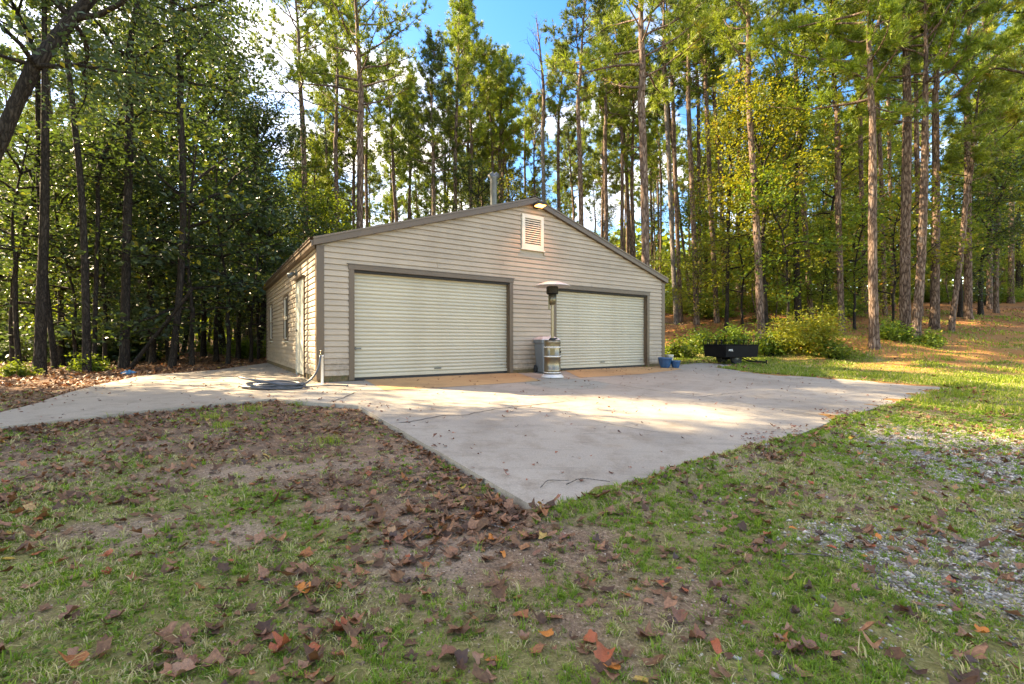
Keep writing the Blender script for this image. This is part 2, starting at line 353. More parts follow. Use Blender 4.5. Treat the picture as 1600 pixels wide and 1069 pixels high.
# ------------------------------------------------------------------ ground sheet
def axis(dense, far_lo, far_hi, step):
    a, b = dense; core = np.arange(a, b + 1e-6, step)
    def ext(s, e, g=1.13):
        out = []; d = step; p = s
        while abs(p - s) < abs(e - s): d *= g; p = p + (d if e > s else -d); out.append(p)
        return out
    return np.array(ext(a, far_lo)[::-1] + list(core) + ext(b, far_hi))
gx = axis((-7.5, 10.5), -420, 420, .085); gy = axis((.6, 13.5), -60, 420, .085)
GX, GY = np.meshgrid(gx, gy); X1, Y1 = GX.ravel(), GY.ravel()
osl = outslab(X1, Y1)
Z1 = zground(X1, Y1) - .10 * sstep(0.02, -.15, osl)
CREPT = (osl < .02) & (osl > -.6) & (X1 > .12) & (Y1 < 12.5)
Z1 = np.where(CREPT, zground(X1, Y1) - .05 * sstep(-.3, -.5, osl), Z1)
nx, ny = len(gx), len(gy); ii = np.arange(nx * ny).reshape(ny, nx)
Fq = np.stack([ii[:-1, :-1], ii[:-1, 1:], ii[1:, 1:], ii[1:, :-1]], -1).reshape(-1, 4)
gr, grav, sand, straw, wood, mulch = masks(X1, Y1)
straw = np.maximum(straw, .8 * CREPT * (X1 > 2.2)); mulch = np.maximum(mulch, CREPT * 1.); mask = np.stack([gr, grav, sand, straw], -1); mask2 = np.stack([wood, mulch, wood * 0, wood * 0 + 1], -1)
m, n, p = newmat('ground_soil'); v = coords(n)
a1 = nd(n, 'Attribute', attribute_name='mask'); sp = nd(n, 'SeparateColor'); n.links.new(a1.outputs['Color'], sp.inputs[0])
a2 = nd(n, 'Attribute', attribute_name='mask2'); sp2 = nd(n, 'SeparateColor'); n.links.new(a2.outputs['Color'], sp2.inputs[0])
fine = noise(n, v, 60, 8, .82); mid = noise(n, v, 6, 8, .7)
soil = ramp(n, fine, [(.34, (.05, .030, .018)), (.5, (.20, .135, .085)), (.66, (.46, .335, .225))])
sandc = ramp(n, fine, [(.34, (.17, .115, .075)), (.66, (.50, .385, .275))])
grass_c = ramp(n, noise(n, v, 55, 6, .8), [(.3, (.06, .06, .02)), (.5, (.18, .18, .05)), (.7, (.36, .33, .13))])
vo = nd(n, 'TexVoronoi', i_Scale=38.); n.links.new(v, vo.inputs['Vector'])
vr = nd(n, 'SeparateColor'); n.links.new(vo.outputs['Color'], vr.inputs[0])
gravc = ramp(n, vr.outputs[0], [(0, (.09, .08, .07)), (.5, (.20, .19, .175)), (1, (.36, .34, .31))])
litter_v = nd(n, 'TexVoronoi', i_Scale=13.); n.links.new(v, litter_v.inputs['Vector']); lr = nd(n, 'SeparateColor'); n.links.new(litter_v.outputs['Color'], lr.inputs[0])
litter = ramp(n, lr.outputs[0], [(0, (.03, .018, .012)), (.4, (.09, .045, .028)), (.7, (.17, .085, .045)), (1, (.30, .17, .09))])
strawc = ramp(n, noise(n, coords(n, (1, 4, 1)), 14, 8, .8), [(.3, (.12, .042, .014)), (.5, (.32, .13, .04)), (.7, (.50, .27, .10))])
c = mixc(n, sp2.outputs[1], soil.outputs[0], mixc(n, .6, soil.outputs[0], litter.outputs[0]))
c = mixc(n, sp.outputs[2], c, sandc.outputs[0])
c = mixc(n, sp.outputs[1], c, gravc.outputs[0])
c = mixc(n, sp2.outputs[0], c, litter.outputs[0])
mm = nd(n, 'Math', operation='MULTIPLY'); mm.inputs[1].default_value = .8; n.links.new(sp.outputs[0], mm.inputs[0])
c = mixc(n, mm.outputs[0], c, grass_c.outputs[0])
sa = nd(n, 'Math', operation='MULTIPLY'); sa.inputs[1].default_value = .85; n.links.new(a1.outputs['Alpha'], sa.inputs[0])
c = mixc(n, sa.outputs[0], c, strawc.outputs[0])
n.links.new(c, p.inputs['Base Color']); p.inputs['Roughness'].default_value = .95; p.inputs['Specular IOR Level'].default_value = .2
bump(n, p, mixc(n, .5, fine, mid), .7, .02)
gme = np_mesh('ground', np.stack([X1, Y1, Z1], -1), [Fq], m, attrs={'mask': mask, 'mask2': mask2}, smooth=[np.ones(len(Fq))])
GROUND = tag(link('ground', gme), kind='structure')

# ------------------------------------------------------------------ concrete slabs
def slab_obj(name, poly, mat, thick=.11, lift=0., cuts=(), step=.45):
    bm = bmesh.new(); vs = [bm.verts.new((x, y, 0)) for x, y in poly]; f = bm.faces.new(vs)
    if f.normal.z < 0: f.normal_flip()
    for co, no in cuts:
        bmesh.ops.bisect_plane(bm, geom=bm.verts[:] + bm.edges[:] + bm.faces[:], plane_co=co, plane_no=no, clear_outer=True)
    bmesh.ops.triangulate(bm, faces=bm.faces[:])
    xs = [q.co.x for q in bm.verts]; ys = [q.co.y for q in bm.verts]
    for t in np.arange(min(xs) + step, max(xs), step): bmesh.ops.bisect_plane(bm, geom=bm.verts[:] + bm.edges[:] + bm.faces[:], plane_co=(t, 0, 0), plane_no=(1, 0, 0))
    for t in np.arange(min(ys) + step, max(ys), step): bmesh.ops.bisect_plane(bm, geom=bm.verts[:] + bm.edges[:] + bm.faces[:], plane_co=(0, t, 0), plane_no=(0, 1, 0))
    for q in bm.verts:
        z = float(zslab(q.co.x, q.co.y)) + lift; q.co.z = z
    if thick:
        be = [e for e in bm.edges if e.is_boundary]
        g = bmesh.ops.extrude_edge_only(bm, edges=be)
        for q in g['geom']:
            if isinstance(q, bmesh.types.BMVert): q.co.z -= thick
        # ragged, slightly chipped arris
    bmesh.ops.recalc_face_normals(bm, faces=bm.faces[:])
    if sum(f.normal.z for f in bm.faces) < 0: bmesh.ops.reverse_faces(bm, faces=bm.faces[:])
    me = bpy.data.meshes.new(name); bm.to_mesh(me); bm.free(); me.materials.append(M[mat]); return link(name, me)
def rough(poly, step=.25, amp=.02):
    out = []
    for i in range(len(poly)):
        a, b = Vector(poly[i]), Vector(poly[(i + 1) % len(poly)]); L = (b - a).length; k = max(1, int(L / step)); nrm = Vector((-(b - a).y, (b - a).x)).normalized() if L > 0 else Vector((0, 0))
        for j in range(k):
            p = a.lerp(b, j / k); out.append(tuple(p + nrm * ((fbm(p.x, p.y, 3, 3, 77) - .5) * 2 * amp if j else 0)))
    return out
J0, J1 = Vector(hit(880, 588.7)), Vector(hit(1311, 653.5)); jd = (J1 - J0).normalized(); jn = Vector((-jd.y, jd.x))
# the joint parts the apron into a near and a far slab
near = slab_obj('concrete_slab', rough(MAIN), 'concrete', cuts=[((J0.x - jn.x * .013, J0.y - jn.y * .013, 0), (jn.x, jn.y, 0))])
farS = slab_obj('concrete_slab', rough(MAIN), 'concrete', cuts=[((J0.x + jn.x * .013, J0.y + jn.y * .013, 0), (-jn.x, -jn.y, 0))])
pad = slab_obj('concrete_slab', rough(PAD), 'concrete_worn', lift=-.004)
for o in (near, farS, pad): tag(o, kind='structure')
A1 = [hit(*p) for p in ((556,588),(601,610.5),(720,604),(846,595.5),(800,581))]
A2 = [hit(*p) for p in ((880,578),(906,590.5),(1000,585),(1066,577.5),(1034,571.5))]
for Ap in (A1, A2):
    tag(slab_obj('door_apron', Ap, 'tan_concrete', thick=0, lift=.005, step=.5), kind='structure')
def crack(pts, wd=.012, par=None):
    P = [Vector(hit(*q)) for q in pts]; out = []
    for a, b in zip(P, P[1:]):
        L = (b - a).length; k = max(2, int(L / .05)); nn = Vector((-(b - a).y, (b - a).x)).normalized()
        for j in range(k):
            q = a.lerp(b, j / k); out.append(q + nn * ((fbm(q.x, q.y, 9, 4, 3) - .5) * .10))
    mb = MB(); vs = []; 
    for i, q in enumerate(out):
        t = (out[min(i + 1, len(out) - 1)] - out[max(i - 1, 0)]).normalized(); nn = Vector((-t.y, t.x)); w = 1.5 * wd * (.35 + .8 * float(fbm(q.x, q.y, 14, 2, 8))) * min(1, i / 3, (len(out) - 1 - i) / 6 + .1)
        for s in (-1, 1):
            pp = q + nn * s * w / 2; vs.append((pp.x, pp.y, float(zslab(pp.x, pp.y)) + .0035))
    mb.add(vs, [(2*i, 2*i+1, 2*i+3, 2*i+2) for i in range(len(out) - 1)])
    return mb.build('crack', M['crack'], par)
crack([(613,662),(640,659),(690,650),(730,648),(770,640),(830,633),(880,628),(905,625)], .018, near)
crack([(508,630),(530,624),(545,618),(560,612),(575,611)], .016, near)
crack([(915,655),(960,665),(1010,673),(1070,681)], .007, near)
crack([(1090,621),(1150,614),(1172,612)], .012, farS)
crack([(590,649),(603,648),(612,649)], .010, near)

# ------------------------------------------------------------------ garage
G = empty('garage', (LX, LY, 0), math.atan2(UY, UX))
tag(G, 'beige lap-sided two-door garage with brown trim and a low gable roof', 'garage')
GW, GD, ZB, HE, AP = 9.93, 8.9, .10, 2.56, 4.13     # width, depth, siding foot, wall head at the eaves, underside at the peak
SLP = (AP - HE) / (GW / 2); CO = .1118
def hw(x): return HE + SLP * min(x, GW - x)
# wall cores
d1, d2 = (.65, 4.26, 2.15), (5.69, 9.16, 2.11)
mb = MB()
for a, b in ((.0, d1[0]), (d1[1], d2[0]), (d2[1], GW)):
    pl = [(a, .02), (b, .02), (b, hw(b))] + ([(GW / 2, AP)] if a < GW / 2 < b else []) + [(a, hw(a))]
    mb.prism(pl, .0, .14)
for a, b, h in (d1, d2): mb.prism([(a, h), (b, h), (b, hw(b)), (a, hw(a))], .0, .14)
fixn(mb.build('front_wall', M['siding'], G))
mb = MB(); mb.prism([(0, .02), (GW, .02), (GW, HE), (GW / 2, AP), (0, HE)], GD - .14, GD); fixn(mb.build('back_wall', M['siding'], G))
mb = MB(); mb.box((0, .14, .02), (.14, GD - .14, HE)); mb.build('side_wall', M['siding'], G)
mb = MB(); mb.box((GW - .14, .14, .02), (GW, GD - .14, HE)); mb.build('side_wall', M['siding'], G)
mb = MB()
mb.box((.02, -.012, -.12), (d1[0] - .02, .2, ZB)); fixn(mb.build('foundation_block', M['found'], G))
mb = MB(); mb.box((-.012, .0, -.12), (.019, GD, ZB)); mb.build('foundation_block', M['found'], G)
for a, b in ((d1[1] + .02, d2[0] - .02), (d2[1] + .02, GW)):
    mb = MB(); mb.box((a, -.006, -.12), (b, .2, ZB - .03)); mb.build('foundation_block', M['found'], G)
cache = {}
def board_front(x0b, x1b, x0t, x1t, z0, z1, y=0.):
    """one lap of siding: lip proud at the foot, tucked at the head, with a rolled lower edge"""
    mb = MB(); prof = [(.0, z0), (-.026, z0 + .001), (-.030, z0 + .007), (-.026, z0 + (z1 - z0) * .52), (-.0275, z0 + (z1 - z0) * .56), (-.004, z1 - .001), (0, z1 - .001)]
    n = len(prof); vs = []
    for (xb, xt) in ((x0b, x0t), (x1b, x1t)):
        for (dy, z) in prof:
            t = (z - z0) / (z1 - z0); vs.append((xb + (xt - xb) * t, y + dy, z))
    fs = [tuple(range(n)), tuple(range(2 * n - 1, n - 1, -1))] + [(i, i + n, i + n + 1, i + 1) for i in range(n - 1)]
    mb.add(vs, fs); return mb
def put_front(a0, a1, z0, z1):
    mb = board_front(a0, a1, a0, a1, z0, z1) if True else None
    fixn(mb.build('siding_board', M['siding'], G))
z = ZB; k = 0
TW = .10
vent = (4.61, 5.27, 3.01, 3.85)
while z < AP - .03:
    z1 = z + CO
    xl = 0. if z < HE else (z - HE) / SLP; xr = GW - xl
    xl1 = 0. if z1 < HE else (z1 - HE) / SLP; xr1 = GW - xl1
    lo, hi = max(xl, TW * (z < HE)), min(xr, GW - TW * (z < HE))
    lo1, hi1 = max(xl1, TW * (z < HE)), min(xr1, GW - TW * (z < HE))
    if hi - lo < .1: break
    if z1 < d1[2] + .11: segs = [(lo, d1[0] - TW, lo1, d1[0] - TW), (d1[1] + TW, d2[0] - TW, d1[1] + TW, d2[0] - TW), (d2[1] + TW, hi, d2[1] + TW, hi1)]
    elif vent[2] - .04 < z1 and z < vent[3]: segs = [(lo, vent[0] - .02, lo1, vent[0] - .02), (vent[1] + .02, hi, vent[1] + .02, hi1)]
    else:
        j = [3.2, 6.9, 2.4, 5.8, 4.1, 7.6][k % 6]; j = j if lo1 + .5 < j < hi1 - .5 else None      # staggered butt joints
        segs = [(lo, j - .003, lo1, j - .003), (j + .003, hi, j + .003, hi1)] if j else [(lo, hi, lo1, hi1)]
    for s_ in segs:
        if min(s_[3], s_[1]) - max(s_[0], s_[2]) > .03:
            mb = board_front(s_[0], s_[1], s_[2], max(s_[3], s_[2] + .01), z, z1); fixn(mb.build('siding_board', M['siding'], G))
    z = z1; k += 1
# side walls: left (seen) and right
def board_side(y0, y1, z0, z1, x, sgn):
    mb = MB(); prof = [(.0, z0), (.026, z0 + .001), (.030, z0 + .007), (.026, z0 + (z1 - z0) * .52), (.0275, z0 + (z1 - z0) * .56), (.004, z1 - .001), (0, z1 - .001)]
    n = len(prof); vs = [(x + sgn * d, yy, z) for yy in (y0, y1) for d, z in prof]
    mb.add(vs, [tuple(range(n)), tuple(range(2 * n - 1, n - 1, -1))] + [(i, i + n, i + n + 1, i + 1) for i in range(n - 1)]); return mb
SD = (1.30, 2.26, .0, 2.09); W1 = (3.70, 4.42, .76, 1.95); W2 = (7.15, 7.75, .76, 1.95)
z = ZB
while z + CO <= HE + .01:
    cuts = [(SD[0] - .05, SD[1] + .05)] if z < SD[3] else []
    for w in (W1, W2):
        if z + CO > w[2] and z < w[3]: cuts.append((w[0] - .03, w[1] + .03))
    cur = TW
    for a, b in cuts + [(GD, GD)]:
        if a - cur > .03: fixn(board_side(cur, a, z, z + CO, 0, -1).build('siding_board', M['siding'], G))
        cur = b
    fixn(board_side(TW, GD, z, z + CO, GW, 1).build('siding_board', M['siding'], G))
    z += CO
# corner trims (L shaped)
def ltrim(x, sx, y=0, sy=-1, name='corner_trim'):
    mb = MB(); t = .036
    pl = [(x + sx * t, y + sy * t), (x - sx * TW, y + sy * t), (x - sx * TW, y + sy * .001), (x + sx * .001, y + sy * .001), (x + sx * .001, y - sy * TW), (x + sx * t, y - sy * TW)]
    vs = [(a, b, .04) for a, b in pl] + [(a, b, HE - .002) for a, b in pl]; n = 6
    mb.add(vs, [tuple(range(n)), tuple(range(2*n-1, n-1, -1))] + [(i, i+n, (i+1)%n+n, (i+1)%n) for i in range(n)])
    return fixn(mb.build(name, M['trim'], G))
ltrim(0, -1); ltrim(GW, 1); ltrim(0, -1, GD, 1); ltrim(GW, 1, GD, 1)
# gable rake trim: face board + drip cap, both slopes
OV = .14
for sgn in (1, -1):
    def rk(t): return (GW / 2 - sgn * (GW / 2 + .10) * (1 - t))
    def slope_bar(za, zb, y0, y1, name, mat):
        mb = MB(); xe, xp = (-.10 if sgn > 0 else GW + .10), GW / 2
        ze, zp = HE - .10 * SLP, AP
        if sgn < 0: xe, ze = GW + .10, ze
        fixn_o = mb.prism([(xe, ze + za), (xp, zp + za), (xp, zp + zb), (xe, ze + zb)], y0, y1)
        return fixn(mb.build(name, mat, G))
    slope_bar(.0, .115, -.11, -.02, 'rake_board', M['trim'])
    slope_bar(.116, .150, -.125, .04, 'drip_edge', M['roof'])
# roof panels with ribs, laid eave to ridge
def roof_panel(y0, y1, sgn):
    mb = MB(); prof = []
    w = y1 - y0
    for k in range(3):
        c = y0 + w * (k + .5) / 3
        prof += [(c - w/6 + .001, 0), (c - .035, 0), (c - .02, .022), (c + .02, .022), (c + .035, 0), (c + w/6 - .001, 0)]
    vs = []
    xe, xp = (-.16, GW / 2) if sgn > 0 else (GW + .16, GW / 2)
    for x in (xe, xp):
        zb = AP + .155 - SLP * abs(GW / 2 - x)
        vs += [(x, y, zb + dz) for y, dz in prof] + [(x, y, zb - .012) for y, dz in prof]
    n = len(prof); fs = []
    for i in range(n - 1):
        fs.append((i, i + 1, 2*n + i + 1, 2*n + i)); fs.append((n + i, 3*n + i, 3*n + i + 1, n + i + 1))
    for b in (0, 2 * n):
        for i in range(n - 1): fs.append((b + i, b + n + i, b + n + i + 1, b + i + 1))
    mb.add(vs, fs); return mb.build('roof_panel', M['roof'], G)
np_ = 10
for sgn in (1, -1):
    for k in range(np_):
        y0 = -.10 + k * (GD + .2) / np_; roof_panel(y0, y0 + (GD + .2) / np_ - .002, sgn)
mb = MB(); mb.prism([(GW/2 - .16, AP + .155 - .16*SLP + .026), (GW/2, AP + .155 + .026), (GW/2 + .16, AP + .155 - .16*SLP + .026), (GW/2 + .16, AP + .155 - .16*SLP + .032), (GW/2, AP + .155 + .036), (GW/2 - .16, AP + .155 - .16*SLP + .032)], -.12, GD + .12)
fixn(mb.build('ridge_cap', M['roof'], G))
# roof body between walls and sheet, seen at the eaves
mb = MB()
mb.prism([(-.10, HE - .06), (-.06, HE - .06), (-.06, HE + .07), (-.10, HE + .07)], -.02, GD + .08); fixn(mb.build('fascia', M['trim'], G))
mb = MB(); mb.prism([(-.16, HE + .06), (-.101, HE + .06), (-.101, HE - .05), (-.135, HE - .05), (-.135, HE + .03), (-.16, HE + .03)], -.09, GD + .08); fixn(mb.build('eave_trim', M['trim'], G))
mb = MB(); mb.box((-.06, .0, HE - .055), (.0, GD, HE - .045)); mb.build('soffit', M['trim'], G)
mb = MB(); mb.prism([(GW + .10, HE - .06), (GW + .06, HE - .06), (GW + .06, HE + .07), (GW + .10, HE + .07)], -.02, GD + .08); fixn(mb.build('fascia', M['trim'], G))
# roller doors
def roller(a, b, h):
    root = MB(); root.box((a + .01, .105, .06), (b - .01, .115, h + .05)); D = root.build('roller_door', M['slat'], G)
    # slats share one mesh
    sp_ = .0752; mb = MB(); cs = []
    for t in np.linspace(0, 1, 7): cs.append((.105 - .004 - .020 * math.sin(math.pi * t) ** .8, t * (sp_ - .007)))
    cs = [(.105, 0)] + cs + [(.105, sp_ - .007)]; n = len(cs)
    vs = [(x, y, z) for x in (a - .03, b + .03) for y, z in cs]
    mb.add(vs, [tuple(range(n)), tuple(range(2*n-1, n-1, -1))] + [(i, i+n, i+n+1, i+1) for i in range(n-1)], 0, False)
    me = mb.mesh('slat', M['slat']); z = .115
    bm = bmesh.new(); bm.from_mesh(me); bmesh.ops.recalc_face_normals(bm, faces=bm.faces); bm.to_mesh(me); bm.free()
    while z < h - .02:
        link('slat', me, D, (0, random.uniform(-.0015, .0015), z)); z += sp_
    mb = MB(); mb.box((a - .02, .06, .045), (b + .02, .13, .108)); mb.build('bottom_bar', M['slat'], D, bevel=.006)
    mb = MB(); mb.box((a - .02, .07, -.01), (b + .02, .12, .043)); mb.build('weather_seal', M['rubber'], D)
    mb = MB(); mb.box((a + .03, .055, .60), (a + .16, .078, .63)); mb.box((a + .04, .04, .585), (a + .06, .078, .645)); mb.build('slide_bolt', M['galv'], D)
    mb = MB(); mb.box((a + (b-a)*.5 - .08, .058, .16), (a + (b-a)*.5 + .08, .08, .185)); mb.build('lift_handle', M['galv'], D, bevel=.004)
    mb = MB(); mb.box((b - .19, .078, .20), (b - .12, .0795, .215)); mb.build('sticker', M['galv'], D)
    for x0, x1, nm in ((a - TW, a, 'door_jamb'), (b, b + TW, 'door_jamb')):
        mb = MB(); mb.box((x0, -.038, .0), (x1, -.001, h - .0005)); mb.build(nm, M['trim'], G, bevel=.003)
    for x0, x1 in ((a - .004, a + .014), (b - .014, b + .004)):
        mb = MB(); mb.box((x0, .0, .0), (x1, .10, h + .0)); mb.build('jamb_return', M['trim'], G)
    mb = MB(); mb.box((a - .115, -.042, h), (b + .115, -.0, h + .095)); mb.build('door_header', M['trim'], G, bevel=.003)
    mb = MB(); mb.box((a - .135, -.052, h + .096), (b + .135, -.0, h + .112)); mb.build('drip_cap', M['trim'], G)
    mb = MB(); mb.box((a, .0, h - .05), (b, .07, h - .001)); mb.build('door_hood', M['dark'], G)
roller(*d1); roller(*d2)
# gable vent
vx0, vx1, vz0, vz1 = vent
mb = MB()
for bx in ((vx0, vx0 + .09, vz0, vz1), (vx1 - .09, vx1, vz0, vz1), (vx0 + .09, vx1 - .09, vz0, vz0 + .10), (vx0 + .09, vx1 - .09, vz1 - .09, vz1)):
    mb.box((bx[0], -.055, bx[2]), (bx[1], -.001, bx[3]))
mb.box((vx0 - .03, -.07, vz0 - .03), (vx1 + .03, -.001, vz0 - .001))
VENT = mb.build('gable_vent', M['white'], G, bevel=.003)
mb = MB(); mb.box((vx0 + .09, -.006, vz0 + .1), (vx1 - .09, -.002, vz1 - .09)); mb.build('vent_back', M['dark'], VENT)
nl = 12; me = None
for k in range(nl):
    if me is None:
        mb = MB(); mb.prism([(0, 0), (0, .01), (1, 0), (1, 0)][:2] + [(0, 0)], 0, 0) if False else None
        mb = MB(); hh = (vz1 - vz0 - .19) / nl
        vs = [(x, y, z) for x in (vx0 + .09, vx1 - .09) for y, z in ((-.048, 0), (-.048, .006), (-.014, hh * .8), (-.014, hh * .8 - .006))]
        mb.add(vs, [(0,1,2,3),(7,6,5,4),(0,4,5,1),(1,5,6,2),(2,6,7,3),(3,7,4,0)]); me = mb.mesh('louver', M['white'])
    link('louver', me, VENT, (0, 0, vz0 + .10 + k * hh))
# lit lamp under the peak
FL = MB(); FL.box((4.88, -.34, 4.06), (5.16, -.13, 4.125)); FLo = fixn(FL.build('flood_light', M['rubber'], G, bevel=.01))
mb = MB(); mb.box((4.96, -.14, 4.02), (5.06, -.02, 4.12)); mb.build('lamp_bracket', M['rubber'], FLo)
mb = MB(); mb.add([(4.91, -.33, 4.058), (5.13, -.33, 4.058), (5.13, -.16, 4.03), (4.91, -.16, 4.03)], [(0, 3, 2, 1)]); mb.add([(4.91,-.33,4.058),(4.91,-.16,4.058),(4.91,-.16,4.03)], [(0,1,2)]); mb.build('lamp_lens', M['lamp'], FLo)
pl_ = bpy.data.lights.new('flood_bulb', 'SPOT'); pl_.energy = 32; pl_.color = (1, .40, .12); pl_.shadow_soft_size = .06; pl_.spot_size = R(150); pl_.spot_blend = .8
po = bpy.data.objects.new('flood_bulb', pl_); C.objects.link(po); po.parent = FLo; po.location = (5.0, -.30, 3.98); po.rotation_euler = (R(-38), 0, 0)
# side door
mb = MB(); mb.box((-.035, SD[0], .045), (-.001, SD[1], SD[3])); DR = mb.build('side_door', M['door'], G, bevel=.004)
mb = MB(); mb.lathe([(.0, 0), (.026, .0), (.03, .012), (.024, .03), (0, .034)], 14); kn = mb.build('door_knob', M['galv'], DR, (-.04, SD[1] - .08, 1.0)); kn.rotation_euler = (0, R(-90), 0)
mb = MB(); mb.box((-.05, SD[1], .0), (-.001, SD[1] + .045, SD[3] + .04)); mb.build('door_casing', M['door'], G)
mb = MB(); mb.box((-.05, SD[0] - .045, .0), (-.001, SD[0], SD[3] + .04)); mb.build('door_casing', M['trim'], G)
mb = MB(); mb.box((-.052, SD[0], SD[3] + .002), (-.001, SD[1], SD[3] + .04)); mb.box((-.11, SD[0] - .06, SD[3] + .041), (-.001, SD[1] + .06, SD[3] + .055)); mb.build('door_drip_cap', M['trim'], G)
for w in (W1, W2):
    mb = MB()
    for a in ((w[0], w[0] + .05, w[2], w[3]), (w[1] - .05, w[1], w[2], w[3]), (w[0] + .05, w[1] - .05, w[2], w[2] + .05), (w[0] + .05, w[1] - .05, w[3] - .05, w[3])):
        mb.box((-.045, a[0], a[2]), (-.001, a[1], a[3]))
    wf = mb.build('side_window', M['trim'], G)
    mid = (w[2] + w[3]) / 2
    mb = MB(); mb.box((-.012, w[0] + .05, w[2] + .05), (-.006, w[1] - .05, w[3] - .05)); mb.build('pane', M['glass'], wf)
    mb = MB()
    for z0, xo in ((w[2] + .05, -.026), (mid, -.034)):
        z1 = mid if z0 < mid else w[3] - .05
        for a in ((w[0] + .051, w[0] + .085, z0, z1), (w[1] - .085, w[1] - .051, z0, z1), (w[0] + .086, w[1] - .086, z0, z0 + .035), (w[0] + .086, w[1] - .086, z1 - .035, z1)):
            mb.box((xo, a[0], a[2]), (-.0125, a[1], a[3]))
    mb.build('sash', M['white'], wf)
    mb = MB(); mb.box((-.07, w[0] - .03, w[2] - .03), (-.001, w[1] + .03, w[2] - .001)); mb.build('window_sill', M['white'], wf)
# twin flood lamp by the side door (off)
fb = MB(); fb.box((-.05, 2.28, 2.26), (-.001, 2.40, 2.38)); FB = fb.build('security_light', M['galv'], G, bevel=.01)
for dy, dz in ((-.10, -.06), (.14, -.04)):
    mb = MB(); mb.lathe([(.0, -.01), (.03, 0), (.045, .05), (.062, .13), (.058, .135), (.0, .11)], 16, m=0); q = mb.build('lamp_head', M['galv'], FB, (-.08, 2.34 + dy * .6, 2.30)); q.rotation_euler = (R(0), R(-115), R(dy * 260))
    mb = MB(); mb.tube([(-.03, 2.34, 2.32), (-.08, 2.34 + dy * .6, 2.30)], .012); mb.build('lamp_arm', M['galv'], FB)
# stove flue
FX, FY = 4.93, 1.8
mb = MB(); mb.lathe([(.095, 3.95), (.095, 5.32), (.10, 5.33), (.10, 5.36), (.0, 5.36)], 24, (FX, FY)); FP = mb.build('flue_pipe', M['galv'], G)
mb = MB(); mb.lathe([(.14, 4.24), (.17, 4.16), (.1, 4.34)], 20, (FX, FY)); mb.build('flashing', M['galv'], FP)
for sg in (-1, 1):
    mb = MB(); n = 20; a = R(45) * sg
    mb.lathe([(.082, -.05), (.086, .15), (.078, .15), (.078, .10), (0, .10)], n); q = mb.build('flue_cap', M['galv'], FP, (FX + sg * .01, FY, 5.31)); q.rotation_euler = (0, a, 0)
    mb = MB(); mb.lathe([(.077, .135), (0, .135)], n); q2 = mb.build('flue_mouth', M['dark'], FP, (FX + sg * .01, FY, 5.31)); q2.rotation_euler = (0, a, 0)

# ------------------------------------------------------------------ things on the apron
def wpos(px, py): x, y = hit(px, py); return (x, y, float(zslab(x, y)))
# patio heater
x, y, z = wpos(863, 590)
H = empty('patio_heater', (x, y, z + .004)); tag(H, 'tall stainless patio heater with mushroom reflector in front of the garage', 'patio heater')
mb = MB(); mb.lathe([(0, 0), (.25, 0), (.252, .02), (.235, .035), (.215, .06), (.19, .075), (0, .075)], 40); mb.build('base', M['alu'], H)
mb = MB(); mb.lathe([(0, .075), (.185, .075), (.185, .19), (.180, .195), (.180, .43), (.185, .435), (.185, .46), (.180, .465), (.180, .76), (.184, .77), (.184, .80), (.165, .815), (.0, .82)], 40); tk = mb.build('tank_housing', M['steel'], H)
for zz in (.10, .45, .655):
    mb = MB(); mb.lathe([(.181, zz), (.188, zz + .004), (.188, zz + .022), (.181, zz + .026)], 40); mb.build('housing_band', M['alu'], tk)
mb = MB(); mb.lathe([(0, 0), (.02, 0), (.02, .02), (0, .024)], 12); q = mb.build('door_latch', M['rubber'], tk, (.165, -.08, .56)); q.rotation_euler = (R(70), 0, R(65))
mb = MB()
for z0, z1 in ((.49, .64), (.68, .75)):
    n = 6; vs = []
    for k in range(n + 1):
        a = R(-112 + 34 * k / n); vs += [(.1812 * math.cos(a), .1812 * math.sin(a), z0), (.1812 * math.cos(a), .1812 * math.sin(a), z1)]
    mb.add(vs, [(2*k, 2*k+2, 2*k+3, 2*k+1) for k in range(n)])
mb.build('access_opening', M['brass'], tk)
mb = MB(); mb.lathe([(0, .815), (.075, .815), (.075, .84), (.05, .87), (0, .87)], 20); mb.box((.06, -.02, .84), (.11, .02, .87)); mb.build('collar', M['rubber'], H)
mb = MB(); mb.lathe([(.034, .86), (.034, 1.78)], 16); mb.build('pole', M['steel'], H)
mb = MB()
mb.lathe([(.05, 1.60), (.075, 1.62), (.09, 1.83), (.0, 1.83)], 20)
mb.box((-.09, -.015, 1.50), (-.055, .015, 1.80)); mb.build('control_housing', M['brass'], H)
mb = MB(); mb.lathe([(0, 1.835), (.125, 1.835), (.13, 1.85), (.13, 1.985), (.12, 2.0), (0, 2.0)], 28); em = mb.build('burner', M['black'], H)
mb = MB()
for zz in np.linspace(1.855, 1.975, 9): mb.tube([(.133 * math.cos(a), .133 * math.sin(a), zz) for a in np.linspace(0, 2 * math.pi, 25)], .0025, 4, cap=False)
tag(mb.build('burner_mesh', M['steel'], em), kind='stuff')
mb = MB(); mb.lathe([(0, 2.115), (.06, 2.112), (.16, 2.10), (.27, 2.07), (.37, 2.03), (.41, 2.01), (.408, 2.005), (.37, 2.022), (.27, 2.062), (.16, 2.092), (0, 2.105)], 48); mb.build('reflector', M['alu'], H)
for a in (0, 2.1, 4.2):
    mb = MB(); mb.tube([(.1 * math.cos(a), .1 * math.sin(a), 1.99), (.1 * math.cos(a), .1 * math.sin(a), 2.1)], .006, 6); mb.build('support_rod', M['alu'], H)
